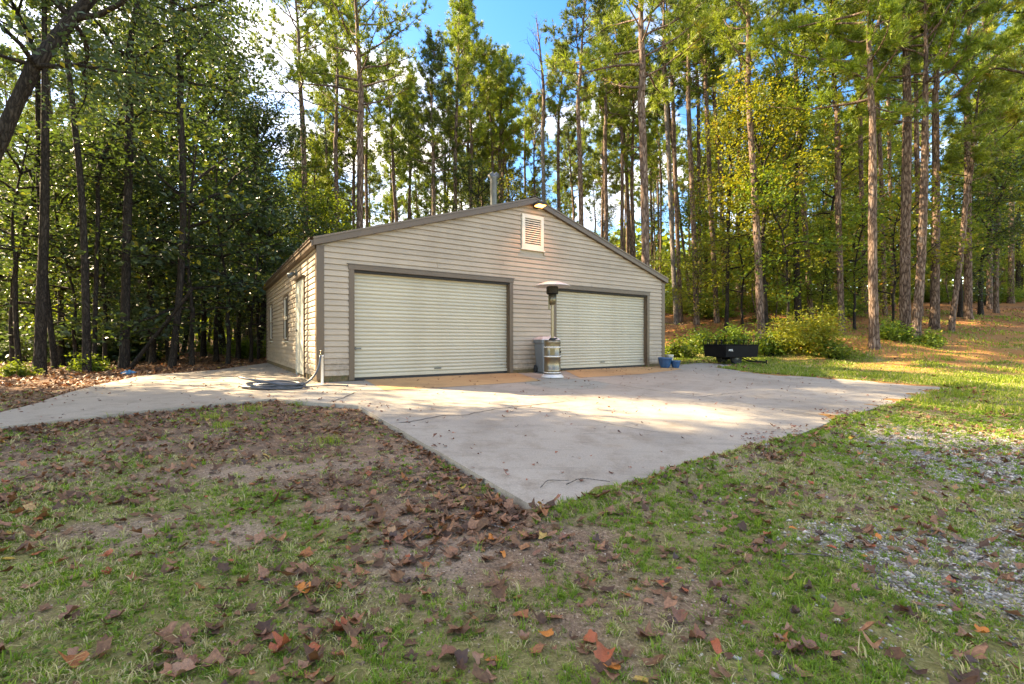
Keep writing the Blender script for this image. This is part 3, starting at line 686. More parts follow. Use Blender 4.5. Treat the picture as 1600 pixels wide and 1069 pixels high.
# wheeled bin
x, y, z = wpos(850, 583); x += .06; y += .06
B = empty('wheeled_bin', (x, y, z + .002), R(22)); tag(B, 'grey wheeled trash bin with a pale domed lid beside the patio heater', 'trash bin')
def taper(mb, w0, d0, w1, d1_, z0, z1, yo0=0, yo1=0):
    mb.add([(-w0,-d0+yo0,z0),(w0,-d0+yo0,z0),(w0,d0+yo0,z0),(-w0,d0+yo0,z0),(-w1,-d1_+yo1,z1),(w1,-d1_+yo1,z1),(w1,d1_+yo1,z1),(-w1,d1_+yo1,z1)],
           [(0,3,2,1),(4,5,6,7),(0,1,5,4),(1,2,6,5),(2,3,7,6),(3,0,4,7)])
mb = MB(); taper(mb, .175, .185, .225, .235, .0, .72); mb.build('bin_body', M['binplastic'], B, bevel=.03)
mb = MB(); taper(mb, .24, .25, .245, .255, .715, .80); mb.build('bin_rim', M['binplastic'], B, bevel=.012)
mb = MB()
taper(mb, .255, .27, .25, .26, .802, .825); taper(mb, .245, .255, .15, .13, .824, .885)
lid = mb.build('lid', M['lid'], B, bevel=.012)
mb = MB(); mb.tube([(.02, -.13, .87), (.04, -.12, .90), (.14, -.08, .905), (.17, -.06, .865)], .012, 8); mb.build('handle', M['lid'], lid)
for sx in (-1, 1):
    mb = MB(); mb.lathe([(0, -.02), (.085, -.02), (.095, -.01), (.095, .01), (.085, .02), (0, .02)], 20); q = mb.build('wheel', M['tire'], B, (sx * .21, .18, .095)); q.rotation_euler = (0, R(90), 0)
mb = MB()
for sx in (-.225, .225): mb.box((sx - .02, .20, .02), (sx + .02, .26, .62)) if False else None
mb.tube([(-.2, .27, .76), (-.2, .30, .80), (.2, .30, .80), (.2, .27, .76)], .014, 8); mb.build('pull_bar', M['binplastic'], B)
def text(body, size, loc, rot, par, mat, name, ext=.0008):
    cu = bpy.data.curves.new(name, 'FONT'); cu.body = body; cu.size = size; cu.extrude = ext; cu.offset = .002; cu.materials.append(mat)
    o = bpy.data.objects.new('tmp', cu); me = bpy.data.meshes.new_from_object(o); bpy.data.objects.remove(o); bpy.data.curves.remove(cu)
    o = link(name, me, par, loc); o.rotation_euler = rot; return o
text('1.0', .115, (-.045, -.204 , .47), (R(96), 0, 0), B, M['decal'], 'stencil_number')
mb = MB()
mb.add([(-.15, -.2065, .50), (-.115, -.2065, .50), (-.115, -.2125, .56), (-.10, -.214, .575), (-.115, -.216, .60), (-.13, -.2205, .64), (-.145, -.216, .60), (-.16, -.214, .575), (-.15, -.2125, .56)], [tuple(range(9))])
mb.build('stencil_mark', M['decal'], B)
# pots
def pot(px, py, w, h, label, mat, nm='plant_pot', soil=True):
    x, y, z = wpos(px, py); P = tag(empty(nm, (x, y, z + .002)), label, 'plant pot', 'glazed plant pots at the garage corner'); r = w / 2
    mb = MB(); mb.lathe([(0, 0), (r * .58, 0), (r * .64, .012), (r * .86, h * .45), (r * .97, h * .86), (r, h * .88), (r * 1.03, h), (r * .95, h), (r * .9, h * .88), (0, h * .86)], 32); mb.build('pot_wall', M[mat], P)
    mb = MB(); mb.lathe([(r * .905, h * .882), (r * .5, h * .90), (0, h * .91)], 20); mb.build('potting_soil', M['soil'], P)
pot(1039, 574.8, .40, .30, 'larger round blue glazed pot right of the garage corner', 'blue')
pot(1055.5, 575, .29, .215, 'smaller blue glazed pot beside the bigger one', 'blue')
pot(1046, 570.5, .26, .33, 'pale cream pot half hidden behind the blue pots', 'cream')
# dump trailer
x, y, z = wpos(1141, 569); T = empty('utility_cart', (x, y, z + .003), R(11)); tag(T, 'small black dump trailer with wire rails at the edge of the woods', 'trailer')
a, b = .60, .60
mb = MB(); z0, z1 = .25, .645
mb.add([(-a+.03,-b+.03,z0),(a-.03,-b+.03,z0),(a-.03,b-.03,z0),(-a+.03,b-.03,z0),(-a,-b,z1),(a,-b,z1),(a,b,z1),(-a,b,z1)], [(0,3,2,1),(0,1,5,4),(1,2,6,5),(2,3,7,6),(3,0,4,7)])
tub = mb.build('tub', M['black'], T); md = tub.modifiers.new('solid', 'SOLIDIFY'); md.thickness = .02
mb = MB(); mb.tube([(-a,-b,z1),(a,-b,z1),(a,b,z1),(-a,b,z1),(-a,-b,z1)], .016, 6); mb.build('tub_rim', M['black'], T)
mb = MB()
cn_ = [(-a,-b),(a,-b),(a,b),(-a,b)]
for i in range(4):
    p, q = Vector(cn_[i]), Vector(cn_[(i+1)%4])
    if i == 0: continue
    R_ = MB()
    R_.tube([(p.x,p.y,z1+.16),(q.x,q.y,z1+.16)], .014, 6); rr = R_.build('rail', M['black'], T)
    for k in range(6):
        c = p.lerp(q, k/5.0) if k < 5 else q; mbp = MB(); mbp.tube([(c.x,c.y,z1),(c.x,c.y,z1+.158)], .012, 6); mbp.build('rail_post', M['black'], rr)
for s in (-1, 1):
    mb = MB(); mb.lathe([(0,-.06),(.09,-.06),(.10,-.075),(.17,-.075),(.185,-.05),(.185,.05),(.17,.075),(.10,.075),(.09,.06),(0,.06)], 28); w_ = mb.build('wheel', M['tire'], T, (-.05, s*.36, .19)); w_.rotation_euler = (R(90), 0, 0)
    mb = MB(); mb.lathe([(.0,-.064),(.09,-.064),(.09,.064),(0,.064)], 20); mb.build('rim', M['galv'], w_)
mb = MB(); mb.tube([(-.05,-.36,.19),(-.05,.36,.19)], .02, 8); mb.box((-.5,-.2,.22),(.45,-.14,.268)); mb.box((-.5,.14,.22),(.45,.2,.268)); mb.box((-.12,-.28,.15),(.02,.28,.26)); mb.build('frame', M['black'], T)
mb = MB(); mb.tube([(.30,.0,.24),(.62,-.12,.10),(1.05,-.32,.07),(1.10,-.34,.07)], .024, 8); mb.tube([(.45,.0,.27),(.72,-.16,.09)], .014, 6); mb.tube([(1.10,-.34,.0),(1.10,-.34,.14)], .02, 8); mb.tube([(.86,-.23,.09),(.60,-.1,.26)], .014, 6); mb.build('drawbar', M['black'], T)
text('POL', .085, (-a + .10, -b - .001, .45), (R(94), 0, 0), T, M['decal'], 'logo')
# hose bib, hose, mat, scrap
x, y, z = wpos(503.5, 600.5)
PB = tag(empty('hose_bib_stand', (x, y, z)), 'white plastic water pipe with a tap at the garage corner', 'water tap')
mb = MB(); mb.lathe([(.022, -.03), (.022, .50), (.026, .50), (.026, .53), (0, .535)], 12); mb.build('pipe', M['pvc'], PB)
mb = MB(); mb.tube([(0, 0, .52), (0, -.01, .56), (.0, -.05, .565), (.0, -.075, .53)], [.014, .016, .015, .013], 8); tp = mb.build('tap', M['brass'], PB)
mb = MB(); mb.tube([(-.035, -.02, .605), (.035, -.02, .605)], .008, 6); mb.tube([(0, -.02, .56), (0, -.02, .605)], .006, 6); mb.build('tap_handle', M['brass'], tp)
tap = Vector((x, y - .075, z + .53))
cx, cy, cz = wpos(424, 606.5); cy += .05
mb = MB(); pts = []
rr_ = random.Random(4)
TURN = 9
for k in range(TURN * 26 + 1):
    t = k / 26; a = t * 2 * math.pi; i = int(t)
    ra = .50 - .20 * ((i * .37) % 1) + .05 * math.sin(t * 2.3); rb_ = ra * (.62 + .1 * math.sin(i * 1.7))
    ox, oy = .06 * math.sin(i * 2.1), .05 * math.cos(i * 1.3)
    hz = .018 + .013 * (t % 5) + .012 * math.sin(a * 2 + i)
    if 3.35 < t < 3.85: hz += .13 * math.sin((t - 3.35) / .5 * math.pi)
    px_, py_ = cx + ox + ra * math.cos(a), cy + oy + rb_ * math.sin(a)
    pts.append((px_, py_, float(zslab(px_, py_)) + max(.016, hz)))
e = Vector(pts[-1])
def bez(a, b, c, d, n): return [tuple(a*(1-t)**3 + 3*b*t*(1-t)**2 + 3*c*t*t*(1-t) + d*t**3) for t in np.linspace(0, 1, n)]
gz = lambda X, Y, h=.016: Vector((X, Y, float(zslab(X, Y)) + h))
m1 = gz(x - .28, y - .28)
pts += bez(e, gz(cx + .6, cy + .12, .05), gz(x - .5, y - .36), m1, 14)[1:]
pts += bez(m1, m1 + Vector((.16, .06, .02)), tap + Vector((0.02, -.06, -.30)), tap, 16)[1:]
mb.tube(pts, .018, 8); tag(mb.build('garden_hose', M['hose']), 'dark rubber garden hose coiled on the concrete and run to the tap', 'garden hose')
q0 = gz(cx + .35, cy - .1, .03)
mb = MB(); hx, hy, hz_ = wpos(541, 604)
mb.tube(bez(q0, gz(cx + .9, cy + .15), gz(hx - .5, hy + .12), gz(hx, hy), 24), .010, 7); mb.lathe([(0, hz_), (.018, hz_), (.018, hz_ + .03), (0, hz_ + .03)], 10, (hx + .02, hy)); tag(mb.build('hose_end', M['hose']), 'loose hose end trailing right from the coil past the corner', 'hose')
MT = [hit(*p) for p in ((431,603.5),(424,598.5),(476,592.5),(481,597.5))]
mb = MB(); vs = [(X, Y, float(zslab(X, Y)) + .001) for X, Y in MT] + [(X, Y, float(zslab(X, Y)) + .012) for X, Y in MT]
mb.add(vs, [(0,3,2,1),(4,5,6,7),(0,1,5,4),(1,2,6,5),(2,3,7,6),(3,0,4,7)]); mt = fixn(mb.build('door_mat', M['rubber'])); tag(mt, 'black ribbed rubber mat on the concrete by the side door', 'door mat')
for k in range(9):
    t = (k + .5) / 9; p0 = Vector(vs[4]).lerp(Vector(vs[7]), t); p1 = Vector(vs[5]).lerp(Vector(vs[6]), t)
    mb = MB(); mb.tube([p0 + Vector((0, 0, .003)), p1 + Vector((0, 0, .003))], .007, 5); mb.build('rib', M['rubber'], mt)
x, y = hit(200, 582)
bm = bmesh.new(); bmesh.ops.create_icosphere(bm, subdivisions=3, radius=1)
for q in bm.verts:
    nn = mn.noise(q.co * 2.3) ; q.co = Vector((q.co.x * (.16 + .08 * nn), q.co.y * (.10 + .05 * nn), (q.co.z + .6) * (.05 + .05 * mn.noise(q.co * 4))))
me = bpy.data.meshes.new('plastic_scrap'); bm.to_mesh(me); bm.free(); me.materials.append(M['bluetarp'])
tag(link('plastic_scrap', me, None, (x, y, float(zground(x, y)) + .01)), 'crumpled bright blue plastic lying at the foot of the trees', 'plastic bag')
# ------------------------------------------------------------------ trees
class G3:
    """numpy collector: tubes for wood (material 0) and small faces for leaves (1) or needles (2)"""
    def __init__(s): s.V = []; s.F3 = []; s.F4 = []; s.m3 = []; s.m4 = []; s.r = []; s.s3 = []; s.s4 = []; s.n = 0
    def addv(s, V, rnd):
        V = np.asarray(V, float).reshape(-1, 3); s.V.append(V); s.r.append(np.broadcast_to(np.asarray(rnd, float), (len(V),)).copy()); b = s.n; s.n += len(V); return b
    def tube(s, P, rad, k=5, m=0):
        P = np.asarray(P, float); N = len(P); T = np.gradient(P, axis=0); T /= np.linalg.norm(T, axis=1)[:, None] + 1e-9
        ref = np.array([0, 0, 1.]) if abs(T[:, 2]).mean() < .8 else np.array([1., 0, 0])
        A = np.cross(T, ref); A /= np.linalg.norm(A, axis=1)[:, None] + 1e-9; B = np.cross(T, A)
        q = np.arange(k) * 2 * np.pi / k; rad = np.broadcast_to(rad, (N,))
        V = P[:, None] + (A[:, None] * np.cos(q)[None, :, None] + B[:, None] * np.sin(q)[None, :, None]) * rad[:, None, None]
        b = s.addv(V, .5); i = np.arange(N - 1)[:, None] * k; j = np.arange(k)[None]; j2 = (j + 1) % k
        F = np.stack([i + j, i + j2, i + k + j2, i + k + j], -1).reshape(-1, 4) + b
        s.F4.append(F); s.m4.append(np.full(len(F), m)); s.s4.append(np.ones(len(F)))
    def leaves(s, P, size, m=1, up=.6, rnd=None, asp=.62):
        """rhombic leaves folded on the midrib, two triangles each"""
        P = np.asarray(P, float); n = len(P)
        D = rng.normal(size=(n, 3)); D[:, 2] = D[:, 2] * .5 - .25; D /= np.linalg.norm(D, axis=1)[:, None]
        N = rng.normal(size=(n, 3)) * (1 - up) + np.array([0, 0, up]); Sd = np.cross(D, N); Sd /= np.linalg.norm(Sd, axis=1)[:, None] + 1e-9
        sz = size * rng.uniform(.65, 1.25, n)[:, None]; Nn = np.cross(Sd, D)
        a = P; c = P + D * sz; mid = P + D * sz * .45
        l = mid + Sd * sz * asp * .5 + Nn * sz * .12; r = mid - Sd * sz * asp * .5 + Nn * sz * .12
        V = np.stack([a, l, c, r], 1); rn = rng.random(n) if rnd is None else rnd
        b = s.addv(V, np.repeat(rn, 4)); i = np.arange(n)[:, None] * 4 + b
        F = np.concatenate([i + [[0, 2, 1]], i + [[0, 3, 2]]]); s.F3.append(F); s.m3.append(np.full(len(F), m)); s.s3.append(np.zeros(len(F)))
    def needles(s, P, D, k, ln, wd, spread=1.0, m=1, rnd=None):
        n = len(P); P = np.repeat(P, k, 0); D = np.repeat(D, k, 0)
        d = D + rng.normal(size=D.shape) * spread; d /= np.linalg.norm(d, axis=1)[:, None]
        L = ln * rng.uniform(.7, 1.2, len(P))[:, None]; sd = np.cross(d, rng.normal(size=d.shape)); sd /= np.linalg.norm(sd, axis=1)[:, None] + 1e-9
        tip = P + d * L + np.array([0, 0, -.12]) * L; base = P + d * L * .05
        V = np.stack([base + sd * wd * .5, tip, base - sd * wd * .5], 1)
        rn = np.repeat(rng.random(n) if rnd is None else rnd, k) * .8 + rng.random(len(P)) * .2
        b = s.addv(V, np.repeat(rn, 3)); F = np.arange(len(P) * 3).reshape(-1, 3) + b
        s.F3.append(F); s.m3.append(np.full(len(F), m)); s.s3.append(np.zeros(len(F)))
    def mesh(s, name, mats):
        F = []; mi = []; sm = []
        if s.F3: F.append(np.concatenate(s.F3)); mi.append(np.concatenate(s.m3)); sm.append(np.concatenate(s.s3))
        if s.F4: F.append(np.concatenate(s.F4)); mi.append(np.concatenate(s.m4)); sm.append(np.concatenate(s.s4))
        return np_mesh(name, np.concatenate(s.V), F, mats, mi, {'rnd': np.concatenate(s.r)}, sm)
def path(p, d, L, n=5, bend=(0, 0, 0), wob=.1):
    p = np.array(p, float); d = np.array(d, float); d /= np.linalg.norm(d); out = [p.copy()]
    for i in range(n):
        d = d + np.array(bend) / n + rng.normal(size=3) * wob; d /= np.linalg.norm(d); p = p + d * L / n; out.append(p.copy())
    return np.array(out), d
def dirn(az, el): return np.array([math.cos(az) * math.cos(el), math.sin(az) * math.cos(el), math.sin(el)])
def pine_crown(h, rad, nb, dens=1., top=.35, brown=.05, dead=0., needle='needle', ln=.27):
    """upper stem of height h with limbs; base of the crown at z=0"""
    g = G3(); st, _ = path((0, 0, 0), (0, 0, 1), h, 8, wob=.03)
    g.tube(st, np.linspace(.115, .02, 9), 7)
    tufts = []; td = []; tr = []
    for b in range(nb):
        t = (b + .5) / nb; z = t ** .9 * h * .97; f = np.interp(t, [0, .15, .5, .8, 1], [.75, 1, .85, .55, .2])
        L = rad * f * rng.uniform(.55, 1.15); az_ = b * 2.4 + rng.normal() * .5; e_ = np.interp(t, [0, 1], [.05, .95]) + rng.normal() * .2
        i = min(7, int(z / h * 8)); p0 = st[i] + (st[i + 1] - st[i]) * (z / h * 8 - i)
        P, dl = path(p0, dirn(az_, e_), L, 6, bend=(0, 0, .55), wob=.13)
        r0 = .014 + .012 * L; g.tube(P, np.linspace(r0, .006, 7), 4)
        isdead = rng.random() < dead
        ns = int(4 + L * 3.2)
        for q in range(ns):
            u = rng.uniform(.25, 1) if q else 1.0
            j = min(5, int(u * 6)); pp = P[j] + (P[j + 1] - P[j]) * (u * 6 - j if u < 1 else 1)
            dd = (P[j + 1] - P[j]); dd /= np.linalg.norm(dd); sd = dd + rng.normal(size=3) * .75; sd[2] += .3
            SP, sdl = path(pp, sd, rng.uniform(.25, .75) * (1.25 - .5 * u) , 3, bend=(0, 0, .5), wob=.15)
            g.tube(SP, np.linspace(.008, .004, 4), 3)
            if isdead: continue
            nt_ = max(1, int(5.0 * dens))
            br = rng.random() < brown
            for w in range(nt_):
                uu = 1 - w / nt_ * .75; jj = min(2, int(uu * 3)); a = SP[jj] + (SP[jj + 1] - SP[jj]) * min(1, uu * 3 - jj)
                tufts.append(a + rng.normal(size=3) * .06); dv = SP[-1] - SP[0]; td.append(dv / np.linalg.norm(dv) + np.array([0, 0, .25])); tr.append(.97 + .03 * rng.random() if br else rng.random() * .95)
    if tufts: g.needles(np.array(tufts), np.array(td), 16, ln, .027, .66, rnd=np.clip(np.array(tr) * 1.0, 0, 1))
    return g.mesh('pine_crown', [M['bark_pine'], M[needle]])
def leaf_crown(h, rad, nb, per=34, size=.12, mat='leaf_green', lean=0., low=0., flat=.5, r0=.09, zp=None, droop=-.15, spread=.30, up=.6, barkm='bark_dark'):
    g = G3(); st, _ = path((0, 0, 0), (lean, 0, 1), h * .92, 8, wob=.09)
    g.tube(st, np.linspace(r0, .015, 9), 7)
    cl = []
    prof = zp or ([0, .2, .5, .8, 1], [.55, .95, 1, .7, .25])
    for b in range(nb):
        t = (b + .5) / nb; z = low * h + t * h * (.95 - low); f = np.interp(t, *prof); i = min(7, int(z / h / .92 * 8)); i = min(i, 7)
        p0 = st[i]; L = rad * f * rng.uniform(.6, 1.15); az_ = b * 2.4 + rng.normal() * .6
        P, _ = path(p0, dirn(az_, np.interp(t, [0, 1], [.15, 1.0]) + rng.normal() * .15), L, 6, bend=(0, 0, droop), wob=.16)
        g.tube(P, np.linspace(.012 + .013 * L, .006, 7), 5)
        for q in range(int(3 + L * 2.4)):
            u = rng.uniform(.2, 1); j = min(5, int(u * 6)); pp = P[j] + (P[j + 1] - P[j]) * (u * 6 - j)
            dd = P[j + 1] - P[j]; dd /= np.linalg.norm(dd); sd = dd * .7 + rng.normal(size=3) * np.array([.8, .8, .35])
            SP, _ = path(pp, sd, rng.uniform(.4, 1.0) * (.45 + .25 * rad / 2.5), 4, bend=(0, 0, droop), wob=.22)
            g.tube(SP, np.linspace(.009, .003, 5), 3)
            for w in (2, 3, 4): cl.append(SP[w])
        cl.append(P[-1])
    cl = np.array(cl); k = max(3, int(per / 3))
    P = np.repeat(cl, k, 0) + rng.normal(size=(len(cl) * k, 3)) * np.array([spread, spread, spread * flat]) * (.6 + .2 * rad)
    tone = np.repeat(rng.normal(size=len(cl)) * .12, k)
    g.leaves(P, size, up=up, rnd=np.clip(rng.random(len(P)) * .92 + tone + (rng.random(len(P)) < .02) * 1.0, 0, 1))
    return g.mesh('leaf_crown', [M[barkm], M[mat]])
PC = [pine_crown(8.5, 2.5, 40, brown=.05), pine_crown(9.5, 2.9, 44, brown=.07), pine_crown(6.5, 2.0, 32, dens=1.2), pine_crown(7.5, 3.3, 34, dens=.9, brown=.10),
      pine_crown(10, 2.3, 46, brown=.03), pine_crown(7.0, 2.6, 30, needle='needle_deep'), pine_crown(9, 2.7, 40, needle='needle_deep', brown=.08), pine_crown(5.0, 1.7, 26, dens=1.3)]
PCH = [8.5, 9.5, 6.5, 7.5, 10, 7, 9, 5]
PNEAR = [pine_crown(7.5, 4.2, 34, dens=1.35, brown=.16, ln=.30), pine_crown(7, 3.6, 30, dens=1.3, brown=.10, ln=.3)]
PDEAD = pine_crown(6, 1.5, 22, dead=1.)
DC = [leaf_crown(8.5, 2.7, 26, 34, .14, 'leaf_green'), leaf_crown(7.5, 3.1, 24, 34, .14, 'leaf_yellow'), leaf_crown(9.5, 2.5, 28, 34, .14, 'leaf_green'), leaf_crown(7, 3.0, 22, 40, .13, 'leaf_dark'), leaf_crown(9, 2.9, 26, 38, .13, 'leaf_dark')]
DDENSE = [leaf_crown(8, 3.1, 30, 80, .17, 'leaf_dark', spread=.34), leaf_crown(8, 3.1, 30, 80, .17, 'leaf_green', spread=.34)]  # extra dense crowns made to block the sun, for the unseen shade trees
DC.append(leaf_crown(8, 3.0, 26, 66, .085, 'leaf_dark', spread=.26))
DCH = [8.5, 7.5, 9.5, 7, 9]
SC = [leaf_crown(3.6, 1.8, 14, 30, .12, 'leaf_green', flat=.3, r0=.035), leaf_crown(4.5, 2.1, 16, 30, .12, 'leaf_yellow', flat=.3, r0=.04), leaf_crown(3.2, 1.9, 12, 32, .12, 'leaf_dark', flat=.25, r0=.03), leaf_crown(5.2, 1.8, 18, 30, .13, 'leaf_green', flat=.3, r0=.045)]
SCH = [3.6, 4.5, 3.2, 5.2]
def shrub_mesh(h, rad, mat, size=.1, n=9000, seed=0):
    g = G3(); cl = []
    for b in range(30):
        P, _ = path((rng.normal() * .12, rng.normal() * .12, 0), dirn(rng.random() * 6.28, rng.uniform(.35, 1.4)), rng.uniform(.6, 1) * math.hypot(h, rad) * .8, 5, bend=(0, 0, -.1), wob=.2)
        g.tube(P, np.linspace(.012, .004, 6), 4); cl += [P[2], P[3], P[4], P[5]] + [P[j] + rng.normal(size=3) * .15 * h for j in (3, 4, 5)]
    cl = np.array(cl); cl[:, 2] = np.abs(cl[:, 2]); k = n // len(cl); P = np.repeat(cl, k, 0) + rng.normal(size=(len(cl) * k, 3)) * np.array([.16, .16, .11]) * rad
    P[:, 2] = np.abs(P[:, 2]); g.leaves(P, size, up=.45, rnd=np.clip(rng.random(len(P)) * .9 + np.repeat(rng.normal(size=len(cl)) * .13, k), 0, 1))
    return g.mesh('shrub_foliage', [M['bark_dark'], M[mat]])
SH = [shrub_mesh(1.3, 1.0, 'leaf_green', .13, 3200), shrub_mesh(1.0, 1.1, 'leaf_yellow', .12, 3200), shrub_mesh(.55, .6, 'leaf_green', .10, 1600), shrub_mesh(1.6, 1.0, 'leaf_dark', .13, 3200)]

def trunk_mesh(H, r0, r1, lean=(0, 0), curve=0., barkm='bark_pine', stubs=0, k=12, flare=1.35, wob=.04):
    """tapered trunk with root flare, furrowed surface and dead branch stubs; top offset = lean"""
    n = 22; t = np.linspace(0, 1, n) ** 1.25; z = t * H
    ph = rng.random(2) * 6.28
    cx = lean[0] * t + curve * np.sin(t * np.pi) + wob * np.sin(t * 5 + ph[0]) * t; cy = lean[1] * t + wob * np.sin(t * 4 + ph[1]) * t
    r = (r1 + (r0 - r1) * (1 - t) ** .85) * (1 + (flare - 1) * np.exp(-z / .28)); z[0] = -.35
    q = np.arange(k) * 2 * np.pi / k
    jit = 1 + rng.normal(size=(n, k)) * .045 + .10 * np.exp(-np.abs(z)[:, None] / .25) * np.cos(q * 4 + ph[0])[None]
    V = np.stack([cx[:, None] + np.cos(q) * r[:, None] * jit, cy[:, None] + np.sin(q) * r[:, None] * jit, z[:, None] + 0 * q], -1)
    g = G3(); b = g.addv(V, .5); i = np.arange(n - 1)[:, None] * k; j = np.arange(k)[None]; j2 = (j + 1) % k
    F = np.stack([i + j, i + j2, i + k + j2, i + k + j], -1).reshape(-1, 4) + b; g.F4.append(F); g.m4.append(np.zeros(len(F))); g.s4.append(np.ones(len(F)))
    for s_ in range(stubs):
        u = rng.uniform(.35, .98); a = rng.random() * 6.28; p0 = (np.interp(u, t, cx), np.interp(u, t, cy), u * H)
        P, _ = path(p0, dirn(a, rng.uniform(-.3, .5)), rng.uniform(.25, 1.3), 3, bend=(0, 0, -.2), wob=.2); g.tube(P, np.linspace(.016, .004, 4), 4)
    return g.mesh('tree_trunk', [M[barkm]]), Vector((lean[0], lean[1], H))
def gz_(x, y): return float(zground(x, y))
TOPR = {'leaf': .09, 'small': .042}
def tree(name, label, cat, x, y, dia, H, crown, ch, scale=1., lean=(0, 0), curve=0., barkm='bark_pine', stubs=8, group=None, rz=None, tilt=(0, 0), trunkme=None, k=12, topr=.115):
    """H: height of the crown's foot"""
    root = empty(name, (x, y, gz_(x, y))); tag(root, label, cat, group)
    if trunkme is None: me, top = trunk_mesh(H, dia / 2 * .9, min(topr * scale, dia / 2 * .8), lean, curve, barkm, stubs, k)
    else: me, top = trunkme
    tr = link('trunk', me, root)
    if crown is not None:
        c = link('crown', crown, root, top - Vector((0, 0, .03))); c.scale = (scale,) * 3; c.rotation_euler = (tilt[0], tilt[1], random.random() * 6.28 if rz is None else rz)
    return root
def X_(px, D): return (px - 800) / 711 * D
def base_z(px, D): return gz_(X_(px, D), D)
def place(label, kind, px, D, pxt, pyt, dia, H, crown=None, scale=1., curve=0., stubs=10, name=None, tilt=(0, 0), barkm=None, rz=None, group=None, k=12, yl=0.):
    """px: where the trunk meets the ground; (pxt, pyt): where it is seen higher up; D: distance"""
    x = X_(px, D); z0 = gz_(x, D); zt = CAMH + (532 - pyt) / 711 * D - z0; xt = X_(pxt, D) - x; ln = (xt * H / zt, yl)
    if kind == 'pine': cr = PC[crown]; nm = name or 'pine_tree'; bk = barkm or 'bark_pine'; cat = 'pine tree'
    elif kind == 'pnear': cr = PNEAR[crown]; nm = 'pine_tree'; bk = 'bark_pine'; cat = 'pine tree'
    elif kind == 'dead': cr = PDEAD; nm = 'dead_tree'; bk = 'bark_dead'; cat = 'dead tree'
    elif kind == 'leaf': cr = DC[crown]; nm = name or 'broadleaf_tree'; bk = barkm or 'bark_dark'; cat = 'tree'
    elif kind == 'small': cr = SC[crown]; nm = name or 'young_tree'; bk = barkm or 'bark_dark'; cat = 'tree'
    elif kind == 'bare': cr = None; nm = name or 'bare_trunk'; bk = barkm or 'bark_dark'; cat = 'tree'
    t = math.atan2(ln[0], H) * .8
    return tree(nm, label, cat, x, D, dia, H, cr, 0, scale, ln, curve, bk, stubs, group, rz, (tilt[0], tilt[1] + t), k=k, topr=TOPR.get(kind, .115))
OCC = []
def P_(*a, **k):
    o = place(*a, **k); OCC.append((o.location.x, o.location.y)); return o
# --- left woods (dark hardwoods)
P_('big hardwood leaning in over the far left end of the concrete strip', 'leaf', -185, 5.9, 40, 20, .20, 4.6, 5, .95, tilt=(0, .05), stubs=3, yl=.3)
P_('thick straight dark trunk second from the left edge behind the strip', 'leaf', 62, 11.2, 74, 80, .26, 9.4, 4, .5, stubs=6)
P_('slim crooked dark trunk leaning left beside the thick straight one', 'leaf', 87, 12.6, 68, 260, .15, 8.6, 3, .7, stubs=5, curve=-.15)
P_('slender dark sapling at the far left edge of the woods', 'small', 30, 12.0, 22, 400, .13, 3.2, 2, 1.1, stubs=3)
P_('dark trunk forking low in front of a sunlit gap, left of the blue scrap', 'leaf', 136, 11.7, 118, 260, .19, 8.6, 3, .6, stubs=8, curve=.1)
P_('twin stem just right of the forked dark trunk', 'leaf', 148, 12.8, 152, 330, .12, 5.4, 3, .7, stubs=5)
P_('stout black trunk directly behind the blue plastic scrap', 'leaf', 194, 12.9, 206, 70, .25, 7.8, 4, 1.0, stubs=8)
P_('thin bent stem leaning right out of the foot of the stout black trunk', 'bare', 203, 12.8, 262, 500, .13, 2.3, None, 1, stubs=4)
P_('wavy dark trunk standing alone left of the garage, branches high up', 'leaf', 268, 13.6, 284, 110, .20, 7.6, 4, 1.0, stubs=8, curve=.22)
P_('straight pale-barked trunk deeper behind the wavy one', 'leaf', 276, 18.5, 270, 150, .2, 9.0, 4, .95, stubs=6)
P_('narrow dark trunk close to the back corner of the garage', 'leaf', 372, 19.5, 378, 300, .2, 6.0, 3, .95, stubs=5)
P_('low wide blue-green oak overhanging the back edge of the concrete strip', 'small', 300, 14.6, 300, 400, .16, 1.9, 2, 1.75, stubs=1)
P_('bushy dark oak between the strip and the garage wall, drooping low', 'small', 356, 15.8, 360, 430, .15, 2.0, 2, 1.6, stubs=1)
P_('bushy dark oak left of the stout black trunk', 'small', 165, 14.2, 160, 400, .13, 2.2, 2, 1.5, stubs=1)
P_('broad dark oak crown filling the gap behind the thick straight trunk', 'small', 20, 13.4, 20, 400, .15, 2.0, 2, 1.7, stubs=1)
P_('tall grey-green water oak whose crown spreads above the strip', 'leaf', 235, 16.5, 240, 250, .26, 4.6, 3, 1.25, stubs=2)
P_('tall water oak rising behind the back corner of the garage', 'leaf', 318, 21.5, 320, 250, .26, 6.6, 4, 1.2, stubs=2)
P_('spreading dark oak with low blue-green boughs over the middle of the strip', 'leaf', 238, 15.4, 240, 350, .2, 2.3, 3, .82, stubs=1)
P_('low-branched dark oak left of the garage back corner', 'leaf', 338, 18.2, 338, 350, .2, 2.4, 3, .8, stubs=1)
P_('low-branched dark oak above the left end of the strip', 'leaf', 95, 15.2, 96, 350, .2, 2.6, 3, .8, stubs=1)
P_('dark hanging oak boughs touching the far end of the side wall', 'small', 392, 17.6, 394, 430, .14, 1.5, 2, 1.45, stubs=1)
P_('bushy dark hardwood close behind the back corner of the garage', 'small', 404, 19.5, 404, 430, .14, 2.6, 2, 1.5, stubs=1)
P_('dark low-branched sapling before the sunlit gap, right of the twin stem', 'small', 262, 16.8, 262, 430, .12, 1.6, 2, 1.4, stubs=1)
P_('leafy dark sapling between the straight trunk and the forked one', 'small', 118, 14.0, 118, 430, .11, 1.5, 2, 1.3, stubs=1)
